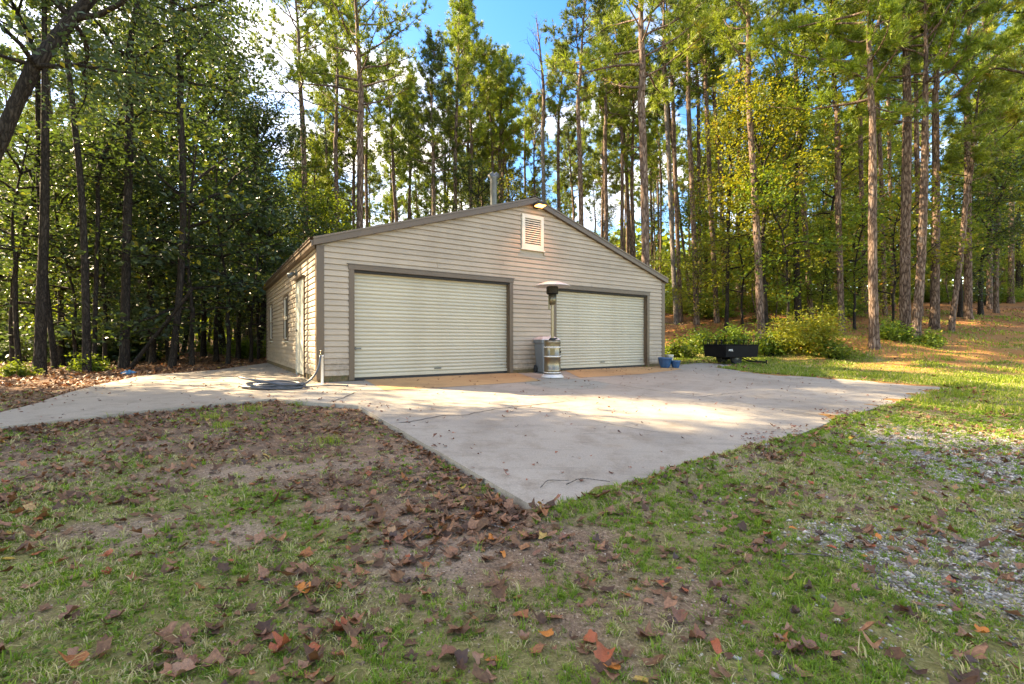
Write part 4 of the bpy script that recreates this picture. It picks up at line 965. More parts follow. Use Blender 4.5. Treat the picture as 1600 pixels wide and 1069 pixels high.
# --- pines behind the garage, left half
P_('open-crowned pine left of the garage peak, tallest of the left ones', 'pine', 483, 24.5, 468, 40, .32, 13.4, 3, 1.05, stubs=14)
P_('slim pine with dark low limbs, right of the open-crowned pine', 'pine', 530, 27, 524, 70, .29, 12.8, 1, 1.0, stubs=14)
P_('large rough-barked pine with big side limbs over the left roof slope', 'pine', 558, 19.8, 568, 10, .33, 10.6, 3, 1.15, stubs=12)
P_('thin pine just right of the large rough-barked one', 'pine', 577, 29, 571, 100, .24, 12.5, 5, .9, stubs=10)
P_('gently curved pine above the middle of the left roof slope', 'pine', 622, 28, 611, 120, .28, 11.0, 0, .9, stubs=12, curve=.15)
P_('very thin straight pine beside the curved one', 'pine', 643, 31, 640, 100, .21, 12, 2, .9, stubs=8)
P_('dark straight pine over the left slope, before the bushy tall pine', 'pine', 678, 26, 676, 80, .30, 9.5, 6, .95, stubs=12)
P_('slender dark pine between the dark straight pine and the flue', 'pine', 697, 33, 694, 170, .22, 12, 5, .9, stubs=8)
P_('bushy tall pine reaching the top of the picture left of the flue', 'pine', 709, 27, 713, 60, .27, 11.6, 4, 1.0, stubs=10)
P_('second bushy tall pine crowding the same gap left of the flue', 'pine', 735, 31, 738, 60, .27, 14.2, 1, .98, stubs=10)
P_('round-topped pine standing alone in the sky above the flue', 'pine', 783, 33, 780, 160, .26, 12.8, 7, 1.5, stubs=14)
P_('short thin pine right of the flue', 'pine', 805, 36, 792, 250, .22, 10.5, 2, .75, stubs=6)
P_('small pine with a tidy crown left of the dead snag', 'pine', 822, 38, 820, 200, .22, 13.5, 7, 1.1, stubs=8)
P_('bare grey dead snag with forked twigs above the garage peak', 'dead', 851, 27, 848, 60, .26, 13.0, 0, 1.1, stubs=16)
P_('slim pine with a small crown right of the dead snag', 'pine', 874, 32, 872, 80, .25, 13.4, 2, 1.0, stubs=10)
# --- pines behind the right slope
P_('straight pine with a broken-topped crown right of the peak', 'pine', 912, 23.5, 900, 28, .31, 12.6, 5, .9, stubs=12)
P_('pale straight pine behind the right roof slope', 'pine', 947, 27, 946, 94, .30, 12.2, 0, .95, stubs=10)
P_('pine with a kinked lower trunk over the right roof slope', 'pine', 973, 29, 970, 120, .28, 12.0, 1, .85, stubs=10)
P_('slim pine leaning left behind the biggest one over the right slope', 'pine', 991, 32, 974, 200, .27, 13.0, 2, 1.0, stubs=8)
P_('biggest reddish pine trunk rising over the right roof slope', 'pine', 1011, 17.2, 1000, 0, .36, 10.2, 3, 1.15, stubs=10)
P_('brown-topped dying pine of a close pair by the garage corner', 'dead', 1057, 25.5, 1036, 90, .29, 12.5, 0, 1.2, stubs=14)
P_('living pine of the close pair right of the garage corner', 'pine', 1064, 26.5, 1048, 100, .28, 13.2, 0, .9, stubs=12)
P_('thin pale pine leaning left behind the close pair', 'pine', 1079, 31, 1058, 300, .2, 12.0, 5, .8, stubs=6)
P_('straight pine between the close pair and the trailer', 'pine', 1089, 24.5, 1072, 60, .32, 12.6, 6, .95, stubs=10)
P_('pale thin pine just behind the straight one near the trailer', 'pine', 1096, 30, 1088, 90, .26, 14.0, 2, 1.0, stubs=8)
P_('pine directly behind the trailer', 'pine', 1120, 24.5, 1098, 70, .30, 12.2, 1, .9, stubs=10)
P_('second pine behind the trailer, leaning left', 'pine', 1133, 27, 1110, 50, .28, 13.0, 4, .85, stubs=10, curve=.1)
P_('slim pine right of the trailer pair', 'pine', 1154, 30, 1155, 230, .27, 12.5, 0, .9, stubs=8)
P_('tall pale pine with ivy-dark foot left of the azalea bush', 'pine', 1190, 19.5, 1163, 0, .34, 11.4, 1, .95, stubs=6)
P_('leafy sweetgum wrapped round the tall pale pine', 'leaf', 1196, 20.5, 1180, 100, .30, 3.6, 1, 1.05, stubs=3)
P_('dark ivy-hung trunk behind the azalea bush', 'leaf', 1247, 21.0, 1238, 60, .34, 6.4, 0, .95, stubs=5)
P_('reddish smooth-barked pine behind the left half of the azalea bush', 'pine', 1267, 22.5, 1238, 60, .28, 11.5, 5, .9, stubs=8)
P_('straight mid-brown pine behind the right half of the azalea bush', 'pine', 1315, 20.0, 1303, 70, .27, 9.8, 3, .95, stubs=14)
P_('thin dark pine left of the bright front pine', 'pine', 1352, 26, 1342, 200, .26, 12.4, 1, .9, stubs=10)
P_('bright grey-brown front pine nearest the lawn right of the azalea', 'pnear', 1366, 16.6, 1358, 0, .34, 8.7, 0, .95, stubs=8, rz=.4)
P_('thin pine right behind the bright front pine', 'pine', 1383, 25, 1372, 180, .24, 12.0, 0, .9, stubs=10)
P_('slim straight pine in the sky gap right of the front pine', 'pine', 1395, 30, 1391, 320, .25, 13.5, 2, 1.0, stubs=12)
P_('thickest straight pine of the right-hand woods edge', 'pine', 1414, 18.2, 1414, 20, .42, 10.8, 6, 1.1, stubs=8)
P_('S-curved pale pine leaning right beside the thickest one', 'pnear', 1429, 17.6, 1452, 20, .34, 8.3, 1, .95, stubs=8, curve=.12, rz=2.2)
P_('slim pale pine showing behind the S-curved one', 'pine', 1438, 25, 1430, 140, .26, 12.0, 4, .9, stubs=8)
P_('dark-footed straight pine right of the S-curved one', 'pine', 1460, 21.0, 1462, 140, .40, 11.0, 1, 1.0, stubs=8)
P_('small leaning pine at the lawn edge, thinnest on the right', 'pine', 1486, 20.5, 1522, 200, .24, 6.6, 7, .95, stubs=10)
P_('stout flared pine right of the leaning one', 'pine', 1513, 23.5, 1508, 60, .36, 11.4, 3, 1.05, stubs=8)
P_('far trunk left of the sunlit clearing at the right edge', 'pine', 1546, 29, 1545, 300, .35, 11.0, 0, 1.0, stubs=4)
P_('far trunk in the middle of the sunlit clearing', 'pine', 1579, 33, 1580, 300, .40, 11.0, 4, 1.0, stubs=4)
P_('far trunk at the right end of the sunlit clearing', 'leaf', 1590, 36, 1591, 300, .38, 7.0, 0, 1.1, stubs=4)
P_('big-limbed pine just outside the right edge, boughs reaching into view', 'pnear', 1660, 15.0, 1645, 100, .36, 8.4, 0, 1.05, rz=3.6)
P_('bright green maple with tiered boughs behind the leaning pine', 'leaf', 1500, 24.5, 1500, 300, .24, 2.4, 0, 1.0, stubs=1)
P_('dark tiered beech at the clearing, left of the far trunks', 'leaf', 1532, 25.5, 1530, 350, .25, 2.3, 3, .95, stubs=1)
P_('sunlit loose pine with orange-tinged needles on the right', 'pine', 1556, 26.5, 1560, 200, .26, 5.5, 3, 1.15, stubs=4)
P_('yellow-green understory tree filling the right side of the woods edge', 'small', 1395, 21.5, 1395, 400, .12, 1.6, 1, 1.3, stubs=1)
P_('leafy young sweetgum standing behind the trailer', 'small', 1160, 22.5, 1158, 400, .12, 1.7, 1, 1.25, stubs=1)
P_('leafy young tree behind the azalea bush', 'small', 1230, 20.0, 1230, 400, .12, 1.8, 3, 1.15, stubs=1)
P_('dense young tree between azalea bush and bright front pine', 'small', 1335, 20.5, 1335, 400, .12, 1.6, 0, 1.2, stubs=1)
P_('sweetgum spreading yellow-green boughs over the trailer', 'leaf', 1135, 22.0, 1140, 250, .2, 6.2, 1, .8, stubs=1)
# shrubs
def shrub(label, px, D, mesh, sc, cat='shrub', nm='shrub', group=None, zs=1.):
    x = X_(px, D); root = empty(nm, (x, D, gz_(x, D) - .03)); tag(root, label, cat, group)
    f = link('foliage', mesh, root); f.scale = (sc, sc, sc * zs); f.rotation_euler[2] = random.random() * 6.28; return root
AZ = shrub_mesh(1.45, 1.45, 'leaf_yellow', .10, 9000)
shrub('large yellow-green azalea bush at the wood edge beyond the trailer', 1268, 16.8, AZ, 1.0, nm='azalea_bush')
shrub('bright green low plant at the right foot of the azalea bush', 1305, 15.8, SH[2], 1.0, nm='low_plant', cat='plant')
shrub('low green bush at the left foot of the azalea bush', 1205, 17.2, SH[2], 1.3, nm='low_bush')
shrub('leafy bush between the trailer and the garage corner', 1062, 18.0, SH[2], 1.25, nm='low_bush')
shrub('second leafy bush behind the trailer', 1095, 19.0, SH[0], .8, nm='low_bush')
shrub('rounded green bush right behind the trailer rails', 1140, 19.0, SH[0], .8, nm='low_bush')
shrub('ragged green bush right of the bright front pine', 1395, 17.8, SH[2], 1.2, nm='low_bush')
shrub('leafy weed clump at the foot of the S-curved pine', 1450, 17.0, SH[2], .9, nm='low_plant', cat='plant')
shrub('small sapling bush left of the stout black trunk', 140, 11.9, SH[2], .75, nm='low_bush')
shrub('tiny leafy seedling by the left end of the strip', 28, 10.4, SH[2], .6, nm='low_plant', cat='plant')

# --- the rest of the woods: individuals sharing a few trunks and crowns
TRK = [trunk_mesh(11, .17, .11, (.3, 0), 0, 'bark_pine', 10, 9), trunk_mesh(12.5, .15, .10, (-.4, .2), .1, 'bark_pine', 12, 9), trunk_mesh(9.5, .15, .10, (.5, 0), .15, 'bark_pine', 10, 9), trunk_mesh(8, .13, .10, (0, .3), -.1, 'bark_pine', 8, 9)]
TRD = [trunk_mesh(4.2, .13, .10, (.3, 0), .1, 'bark_dark', 4, 9), trunk_mesh(6, .15, .10, (-.3, 0), -.15, 'bark_dark', 5, 9), trunk_mesh(1.7, .04, .032, (.15, .1), .05, 'bark_pine', 3, 7, flare=1.15)]
def in_garage(x, y, m=1.6):
    return float(_sd(GAR, x, y)) < m
def lane(x, y):
    dx, dy = x - LX, y - LY; t = -.967 * dx + .254 * dy; q = -.254 * dx - .967 * dy
    return 7.5 < t < 30 and -4.2 < q < 4.2
def gap(x, y):
    """keeps the woods' openings: the sun lane and the trail on the right"""
    for ox, oy in OCC:
        if (x - ox) ** 2 + (y - oy) ** 2 < 1.1: return True
    if lane(x, y): return True
    return in_garage(x, y) or float(outslab(x, y)) < 1.5
rr = random.Random(11)
SECT = [(90, 'at the far left edge'), (180, 'left of the blue scrap'), (290, 'right of the blue scrap'), (390, 'near the back corner of the garage'), (470, 'over the left eave'), (560, 'over the low left roof slope'), (640, 'over the middle of the left slope'), (710, 'above the upper left slope'), (770, 'just left of the flue'), (830, 'between flue and roof peak'), (890, 'just right of the roof peak'), (950, 'over the upper right slope'), (1010, 'over the middle of the right slope'), (1060, 'by the garage corner'), (1120, 'behind the pots and trailer'), (1180, 'right of the trailer'), (1240, 'left of the azalea bush'), (1310, 'behind the azalea bush'), (1380, 'near the bright front pine'), (1440, 'near the S-curved pine'), (1500, 'near the leaning pine'), (1560, 'left of the sunlit clearing'), (3000, 'around the sunlit clearing')]
def where(x, y):
    px = 800 + 711 * x / y; ph = next(b for a, b in SECT if px < a)
    return ph + (', front rank' if y < 27 else ', middle rank' if y < 38 else ', far back')
PADJ = ['full-crowned pine', 'wide-crowned pine', 'short-crowned pine', 'open-limbed pine', 'tall narrow pine', 'dark-needled pine', 'dark wide pine', 'small-crowned pine']
def scatter(n, xr, yr, fn, cond=None, mind=1.6):
    pts = []; tries = 0
    while len(pts) < n and tries < 60000:
        tries += 1; y = yr[0] + (yr[1] - yr[0]) * rr.random() ** .8; x = rr.uniform(xr[0], xr[1]) * (y if xr[2] else 1)
        if cond and not cond(x, y): continue
        if gap(x, y) or any((x - a) ** 2 + (y - b) ** 2 < mind ** 2 for a, b in pts): continue
        pts.append((x, y))
    for x, y in pts: fn(x, y)
def bgpine(label, group):
    def f(x, y):
        c = rr.randrange(8); t = TRK[rr.randrange(4)]; s_ = rr.uniform(.8, 1.12)
        root = empty('pine_tree', (x, y, gz_(x, y)), rr.random() * 6.28); tag(root, PADJ[c] + ' ' + where(x, y), 'pine tree', group)
        tr = link('trunk', t[0], root); tr.scale = (s_ * rr.uniform(.7, 1.05), ) * 2 + (s_,)
        cr = link('crown', PC[c], root, t[1] * s_ - Vector((0, 0, .05))); cr.location = (t[1].x * tr.scale[0], t[1].y * tr.scale[1], t[1].z * s_ - .05)
        q = s_ * rr.uniform(.8, 1.1); cr.scale = (q, q, q)
        if t[1].x and rr.random() < 2: cr.rotation_euler[2] = rr.random() * 6.28
    return f
def bgleaf(label, group, idx=(0, 1, 2), tk=(0, 0, 1), nm='broadleaf_tree', crowns=None, sc=(.75, 1.1)):
    crowns = crowns or DC
    def f(x, y):
        c = rr.choice(idx); t = TRD[rr.choice(tk)]; s_ = rr.uniform(*sc)
        root = empty(nm, (x, y, gz_(x, y)), rr.random() * 6.28); tag(root, (['green', 'yellowing', 'tall green', 'dark broad', 'dark tall', 'green'] if crowns is DC else ['small green', 'small yellowing', 'low dark', 'slim green'])[c] + (' broadleaf tree ' if crowns is DC else ' young tree ') + where(x, y), 'tree', group)
        tr = link('trunk', t[0], root); tr.scale = (s_,) * 3
        cr = link('crown', crowns[c], root, t[1] * s_ - Vector((0, 0, .05))); cr.scale = (s_,) * 3
    return f
# behind the garage and to the right
scatter(62, (-.62, .30, True), (28, 60), bgpine('slender pine deep in the woods behind the garage', 'pines deep behind the garage'), lambda x, y: not (-.02 * y < x < .02 * y and y < 45))
scatter(64, (.30, 1.25, True), (27, 60), bgpine('slender pine deep in the woods on the right', 'pines deep in the woods on the right'), lambda x, y: y > 34 or x < 22)
scatter(26, (-1.25, -.58, True), (20, 50), bgpine('slender pine deep in the dark left woods', 'pines deep in the left woods'))
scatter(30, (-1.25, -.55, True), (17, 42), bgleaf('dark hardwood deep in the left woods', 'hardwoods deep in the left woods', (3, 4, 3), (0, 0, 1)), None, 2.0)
scatter(17, (-.60, .30, True), (26, 48), bgleaf('leafy tree among the pines behind the garage', 'leafy trees behind the garage', (0, 1, 3), (0, 1)), None, 2.2)
scatter(18, (.34, 1.2, True), (26, 50), bgleaf('leafy tree among the pines on the right', 'leafy trees among the right-hand pines', (0, 1, 2), (0, 1)), lambda x, y: y > 30 or x < .85 * y - 1, 2.2)
scatter(38, (.30, 1.2, True), (20, 40), bgleaf('young leafy tree in the understory on the right', 'understory trees on the right', (0, 1, 3), (2,), 'young_tree', SC, (.7, 1.2)), lambda x, y: y > 31 or x < .85 * y - 1, 1.6)
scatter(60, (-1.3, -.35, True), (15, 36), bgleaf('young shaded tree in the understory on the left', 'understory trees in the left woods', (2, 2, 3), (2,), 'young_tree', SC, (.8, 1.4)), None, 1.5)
def bgshrub(label, group, idx):
    def f(x, y):
        root = empty('woodland_shrub', (x, y, gz_(x, y) - .03)); tag(root, label, 'shrub', group)
        s_ = rr.uniform(.6, 1.3); ix = rr.choice(idx); q = link('foliage', SH[ix], root); root['label'] = ['rounded green', 'yellowish', 'low leafy', 'tall dark'][ix] + ' shrub ' + where(x, y); q.scale = (s_,) * 3; q.rotation_euler[2] = rr.random() * 6.28
    return f
scatter(42, (.30, 1.15, True), (22, 38), bgshrub('wild green shrub under the right-hand trees', 'shrubs under the right-hand trees', (0, 0, 1, 2)), lambda x, y: x < .80 * y - 1.5 or y > 32, 1.3)
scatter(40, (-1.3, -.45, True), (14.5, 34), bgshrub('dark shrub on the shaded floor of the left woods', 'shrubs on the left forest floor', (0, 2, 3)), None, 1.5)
# trees out of the picture on the sun side: added to shade the yard as the photograph shows
def shade(label, x, y, c, s_, t=1, pine=False):
    root = empty('pine_tree' if pine else 'broadleaf_tree', (x, y, gz_(x, y)), rr.random() * 6); tag(root, label, 'pine tree' if pine else 'tree', 'unseen shade trees added past the left end of the yard')
    T = TRK[t] if pine else TRD[t]; link('trunk', T[0], root).scale = (s_,) * 3
    link('crown', DDENSE[c % 2], root, T[1] * s_ - Vector((0, 0, .05))).scale = (s_,) * 3
_ln = lambda t, q: (LX - .967 * t - .254 * q, LY + .254 * t - .967 * q)
SHADE = [(*_ln(t, q), c, s_, k) for t, q, c, s_, k in ((8.5, 4.9, 3, 1.1, 0), (11.5, 4.8, 4, 1.15, 0), (15, 5.1, 3, 1.25, 1), (18.5, 5.6, 4, 1.3, 1), (13, 6.3, 3, 1.2, 0), (9.8, 7.6, 4, 1.1, 0), (17, 7.5, 3, 1.3, 1), (22, 6.2, 4, 1.4, 1), (22, 8.5, 3, 1.4, 1), (26, 6.5, 4, 1.5, 1), (14, 10, 4, 1.2, 0), (18, 11, 3, 1.3, 1))] + [(-24, 10, 4, 1.3, 1), (-16, 15.5, 3, 1.1, 1), (-21, 16.5, 0, 1.2, 1)]
for a in [s_ for s_ in SHADE if not lane(s_[0], s_[1])]: shade('unseen hardwood added past the left end of the strip to shade the yard', *a)
# far wood closing the view: uncountable foliage beyond the last single trees
g = G3(); nP = 42000; th = rng.uniform(R(-66), R(66), nP); rd = rng.uniform(62, 110, nP)
px_ = rd * np.sin(th); py_ = rd * np.cos(th); base = zground(px_, py_); hgt = 11 * fbm(px_, py_, .12, 3, 6) + 3
zz = base + rng.random(nP) ** .8 * hgt
Q = np.stack([px_, py_, zz], -1); g.leaves(Q, .95, up=.2, asp=.9)
fw = link('far_wood', g.mesh('far_wood', [M['bark_dark'], M['leaf_green']])); tag(fw, 'green mass of distant woodland closing the view between the trunks', kind='stuff')
# ------------------------------------------------------------------ ground cover
def blades(name, X, Y, Hh, Wd, rnd, mat, label, lie=.45):
    n = len(X); Z = zground(X, Y) - .004; a = rng.random(n) * 6.283; b = rng.random(n) * 6.283; ln = np.abs(rng.normal(0, lie, n)) + .12
    sx, sy = np.cos(a) * Wd / 2, np.sin(a) * Wd / 2; tx, ty = np.cos(b) * ln * Hh, np.sin(b) * ln * Hh
    B = np.stack([X, Y, Z], -1); s_ = np.stack([sx, sy, sx * 0], -1)
    Mi = B + np.stack([tx * .35, ty * .35, Hh * .62], -1); Tp = B + np.stack([tx, ty, Hh * (1 - .25 * ln)], -1)
    V = np.stack([B - s_, B + s_, Mi - s_ * .8, Mi + s_ * .8, Tp], 1).reshape(-1, 3)
    i = np.arange(n)[:, None] * 5
    F4 = i + [[0, 1, 3, 2]]; F3 = i + [[2, 3, 4]]
    me = np_mesh(name, V, [F3, F4], M[mat], None, {'rnd': np.repeat(rnd, 5)}); return tag(link(name, me), label, kind='stuff')
def pick(n, xr, yr, polar=True, pw=1.):
    y = yr[0] + (yr[1] - yr[0]) * rng.random(n) ** pw; x = rng.uniform(xr[0], xr[1], n) * (y if polar else 1)
    return x, y
def keep(x, y, dens):
    k = rng.random(len(x)) < dens; return x[k], y[k]
def tuft(x, y, f): return sstep(.42, .58, fbm(x, y, f, 3, 61))
TX, TY = pick(84000, (-1.3, 1.3), (1.15, 7.4), True, .85)
g_, gv, sd_, stw, wd_, ml = masks(TX, TY); od = outslab(TX, TY)
dn = (g_ * (.25 + .75 * tuft(TX, TY, 5)) + .045 + .10 * tuft(TX, TY, 3)) * (1 - .6 * sd_)
dn = np.clip(dn + .8 * sstep(.30, .0, od) * (TX > .1) * (TY < 8), 0, 1) * (od > np.where(TX > .2, -.02, .012))
k = rng.random(len(TX)) < dn; TX, TY = TX[k], TY[k]
nb_ = 10; th_ = rng.uniform(.013, .034, len(TX)) * (1 + .9 * (rng.random(len(TX)) < .06)); dry = fbm(TX, TY, 1.1, 3, 83)
tr_ = rng.random(len(TX)); isdry = rng.random(len(TX)) < .10 + .55 * sstep(.45, .60, dry)
X = np.repeat(TX, nb_) + rng.normal(size=len(TX) * nb_) * .007; Y = np.repeat(TY, nb_) + rng.normal(size=len(TX) * nb_) * .007
hgt = np.repeat(th_, nb_) * rng.uniform(.6, 1.25, len(X)); dist = np.hypot(X, Y)
rv = np.clip(np.repeat(tr_ * .5, nb_) + rng.random(len(X)) * .22, 0, .74); dr_ = np.repeat(isdry, nb_) & (rng.random(len(X)) < .75); rv = np.where(dr_, .76 + .24 * rng.random(len(X)), rv)
print('near blades', len(X)); kk = outslab(X, Y) > np.where(X > .2, -.035, .004)
blades('lawn_grass', X[kk], Y[kk], hgt[kk], .0024 + .0008 * dist[kk], rv[kk], 'grass', 'patchy short green grass mixed with dry blades on the front yard', .95)
# dead thatch lying flat between the tufts
X, Y = pick(150000, (-1.3, 1.3), (1.15, 7.0), True, .85); od = outslab(X, Y); g_, gv, sd_, stw, wd_, ml = masks(X, Y)
k = (rng.random(len(X)) < .25 + .5 * g_ + .3 * tuft(X, Y, 2)) & (od > .04); X, Y = X[k], Y[k]; dist = np.hypot(X, Y)
blades('dry_thatch', X, Y, rng.uniform(.006, .013, len(X)), .0018 + .0007 * dist, np.where(rng.random(len(X)) < .72, .77 + .23 * rng.random(len(X)), .3 * rng.random(len(X))), 'grass', 'straw coloured dead grass lying flat over the front yard', 4.)
# clover and seedlings hugging the ground
g = G3(); X, Y = pick(60000, (-1.3, 1.3), (1.2, 6.5), True, .85); od = outslab(X, Y); g_, gv, sd_, stw, wd_, ml = masks(X, Y)
k = (rng.random(len(X)) < .8 * sstep(.56, .70, fbm(X, Y, 1.7, 3, 66)) * (g_ + .2) + .01) & (od > .03); X, Y = X[k], Y[k]
g.leaves(np.stack([X, Y, zground(X, Y) + rng.uniform(.006, .022, len(X))], -1), .016, m=0, up=.75, asp=.95, rnd=rng.random(len(X)) * .6)
tag(link('clover', g.mesh('clover', [M['grass']])), 'low clover and seedlings among the grass', kind='stuff')
X, Y = pick(420000, (.2, 1.55), (6.6, 27), True, .8)
g_, gv, sd_, stw, wd_, ml = masks(X, Y); od = outslab(X, Y)
k = (rng.random(len(X)) < g_ * (.3 + .7 * tuft(X, Y, 1.6)) * (1 - .88 * stw) + .10 * wd_ * tuft(X, Y, .8)) & (od > 0); X, Y = X[k], Y[k]; dist = np.hypot(X, Y)
print('far blades', len(X))
rv = np.clip(rng.random(len(X)) * .78 + (rng.random(len(X)) < .12) * .3, 0, 1)
blades('meadow_grass', X, Y, rng.uniform(.04, .10, len(X)) * (.6 + .8 * tuft(X, Y, .8)), .001 + .0010 * dist, rv, 'grass', 'longer bright green grass between the concrete and the woods')
# a few tall weed tufts
wx = []; wy = []
for c in ((460,628),(470,632),(332,652),(350,668),(395,640),(180,650),(515,690)):
    x, y = hit(*c, zf=lambda a, b: float(zslab(a, b)) - .04); n_ = 90; wx += list(x + rng.normal(size=n_) * .06); wy += list(y + rng.normal(size=n_) * .05)
wx, wy = np.array(wx), np.array(wy); kk = outslab(wx, wy) > .01; wx, wy = wx[kk], wy[kk]
blades('weed_tufts', wx, wy, rng.uniform(.05, .12, len(wx)), .005 + 0 * wx, rng.uniform(.3, .68, len(wx)), 'grass', 'bright green weed tufts along the strip edge', .6)
# fallen leaves -----------------------------------------------------
def leaf_shape(seed, lobed=True):
    """a dry leaf: lobed outline, ribs raised, rim rolled"""
    r_ = random.Random(seed); n = 18; out = []
    fa = r_.random() * 6.28; cu = r_.uniform(.5, 2.0) * r_.choice((1, 1, -1)); c2 = r_.uniform(-.8, 1.6); ring = []
    for i in range(n):
        a = i / n * 2 * math.pi
        if lobed: q = .62 + .20 * abs(math.cos(a * 2.5)) ** 1.5
        else: q = .46 + .22 * abs(math.cos(a)) ** 1.2
        if abs(a - math.pi) < .3: q *= .55
        ring.append((a, q * r_.uniform(.86, 1.1)))
    vs = [(0, 0, 0)]
    for k, f in enumerate((.5, 1.)):
        for i, (a, q) in enumerate(ring):
            x = q * f * math.cos(a); y = q * f * math.sin(a) * (1 if lobed else .7)
            u = x * math.cos(fa) + y * math.sin(fa); w = -x * math.sin(fa) + y * math.cos(fa)
            z = cu * u * u * .9 + c2 * w * w * .9 + r_.uniform(-.07, .07) * f + .05 * math.cos(a * 5) * f
            s_ = 1 - .28 * min(1, abs(cu) * u * u + abs(c2) * w * w); vs.append((x * s_, y * s_, z))
    zm = min(q[2] for q in vs); fs = [(0, 1 + i, 1 + (i + 1) % n) for i in range(n)]
    for i in range(n): j = (i + 1) % n; fs.append((1 + i, 1 + n + i, 1 + n + j, 1 + j))
    return [(x, y, z - zm) for x, y, z in vs], fs
LM = []
lmats = ['lf_dark', 'lf_dark', 'lf_brown', 'lf_brown', 'lf_brown', 'lf_mauve', 'lf_mauve', 'lf_dark', 'lf_brown', 'lf_rust', 'lf_tan']
for sdd in range(9):
    v_, f_ = leaf_shape(sdd + 40, sdd % 3 != 2); row = []
    for mt in ('lf_dark', 'lf_brown', 'lf_mauve', 'lf_rust', 'lf_orange', 'lf_tan'):
        me = bpy.data.meshes.new('fallen_leaf'); me.from_pydata(v_, [], f_); me.materials.append(M[mt]); me.polygons.foreach_set('use_smooth', [True] * len(f_)); me.update(); row.append(me)
    LM.append(dict(zip(('lf_dark', 'lf_brown', 'lf_mauve', 'lf_rust', 'lf_orange', 'lf_tan'), row)))
lr_ = random.Random(5)
def leaf_at(x, y, size, mt, j=None):
    o = link('fallen_leaf', LM[lr_.randrange(9) if j is None else j][mt], GROUND, (x, y, gz_(x, y) + .008 + .012 * lr_.random()))
    o.scale = (size, size * lr_.uniform(.75, 1), size * lr_.uniform(.35, .95)); o.rotation_euler = (lr_.uniform(-.35, .35), lr_.uniform(-.35, .35), lr_.random() * 6.28)
zf_ = lambda a, b: float(zground(a, b))
FEAT = [(940,1032,.105,'lf_rust'),(957,1056,.075,'lf_orange'),(853,1000,.075,'lf_orange'),(922,1005,.07,'lf_rust'),(440,1018,.09,'lf_rust'),(418,1008,.08,'lf_brown'),(490,1025,.07,'lf_rust'),(470,928,.10,'lf_orange'),(455,932,.08,'lf_dark'),
        (166,872,.07,'lf_rust'),(55,872,.08,'lf_rust'),(785,872,.07,'lf_orange'),(768,846,.085,'lf_orange'),(637,873,.06,'lf_rust'),(770,1043,.09,'lf_orange'),(700,1035,.09,'lf_brown'),(718,1040,.08,'lf_dark'),(1028,918,.075,'lf_rust'),(1070,930,.06,'lf_rust'),
        (1371,849,.06,'lf_orange'),(1352,873,.05,'lf_orange'),(1300,862,.07,'lf_rust'),(1325,858,.06,'lf_brown'),(1060,970,.09,'lf_brown'),(1050,978,.08,'lf_dark'),(1537,1000,.06,'lf_orange'),(1268,1020,.08,'lf_brown'),(1120,1020,.09,'lf_rust'),(1090,1005,.08,'lf_brown'),(110,968,.08,'lf_brown'),(180,970,.08,'lf_brown'),
        (535,990,.08,'lf_rust'),(1240,830,.06,'lf_orange'),(1200,842,.06,'lf_rust'),(1400,800,.06,'lf_rust'),(1345,712,.07,'lf_orange'),(1150,720,.06,'lf_rust'),(300,1045,.09,'lf_brown'),(285,1062,.1,'lf_mauve'),(640,735,.06,'lf_rust'),(387,722,.06,'lf_rust'),(577,745,.06,'lf_rust'),(1410,590,.06,'lf_rust')]
for px, py, s_, mt in FEAT:
    x, y = hit(px, py, zf_); leaf_at(x, y, s_ * .62, mt)
cnt = len(FEAT); tries = 0
clus = [(1180,850),(1325,765),(1230,990),(1390,930),(620,870),(870,850),(430,730),(820,830),(1045,880),(1120,800),(1560,920),(730,800),(250,870),(660,760)]
cw = [hit(a, b, zf_) for a, b in clus]
while cnt < 296 and tries < 20000:
    tries += 1
    if lr_.random() < .45: a, b = lr_.choice(cw); x, y = a + lr_.gauss(0, .16), b + lr_.gauss(0, .16)
    else: y = 1.5 + 3.0 * lr_.random() ** 1.3; x = lr_.uniform(-1.15, 1.15) * y
    if y < 1.4 or abs(x) > 1.2 * y or float(outslab(x, y)) < .03: continue
    leaf_at(x, y, lr_.uniform(.020, .045), lr_.choice(lmats)); cnt += 1
def litter(name, X, Y, size, rnd, label, lift=.0, zf=zground):
    n = len(X); K = 9; Z = zf(X, Y) + lift
    a0 = rng.random(n) * 6.283; q = np.arange(K) * 2 * np.pi / K
    rad = size[:, None] * np.where(np.arange(K) % 2, .68, 1.05)[None] * rng.uniform(.75, 1.15, (n, K)); ang = a0[:, None] + q[None]
    x = np.cos(ang) * rad; y = np.sin(ang) * rad * rng.uniform(.55, 1, n)[:, None]
    cu = rng.uniform(.1, 1.5, n)[:, None] / size[:, None]; fa = rng.random(n)[:, None] * 6.28; u = x * np.cos(fa) + y * np.sin(fa)
    z = cu * u * u * .8 + x * rng.normal(0, .3, n)[:, None] + y * rng.normal(0, .3, n)[:, None]; z = z - z.min(1)[:, None]
    ring = np.stack([X[:, None] + x, Y[:, None] + y, Z[:, None] + z], -1); cen = np.stack([X, Y, Z + 0 * X + z.mean(1) * .5], -1)[:, None]
    V = np.concatenate([cen, ring], 1).reshape(-1, 3); i = np.arange(n)[:, None, None] * (K + 1)
    F = np.stack([np.zeros(K, int), np.arange(K) + 1, (np.arange(K) + 1) % K + 1], -1)[None] + i
    me = np_mesh(name, V, [F.reshape(-1, 3)], M['fallen'], None, {'rnd': np.repeat(rnd, K + 1)}, [np.ones(n * K)]); return tag(link(name, me), label, kind='stuff')
def rv_(n, p=.90): return np.where(rng.random(n) < p, rng.random(n) ** 1.2 * .8, .8 + .2 * rng.random(n))
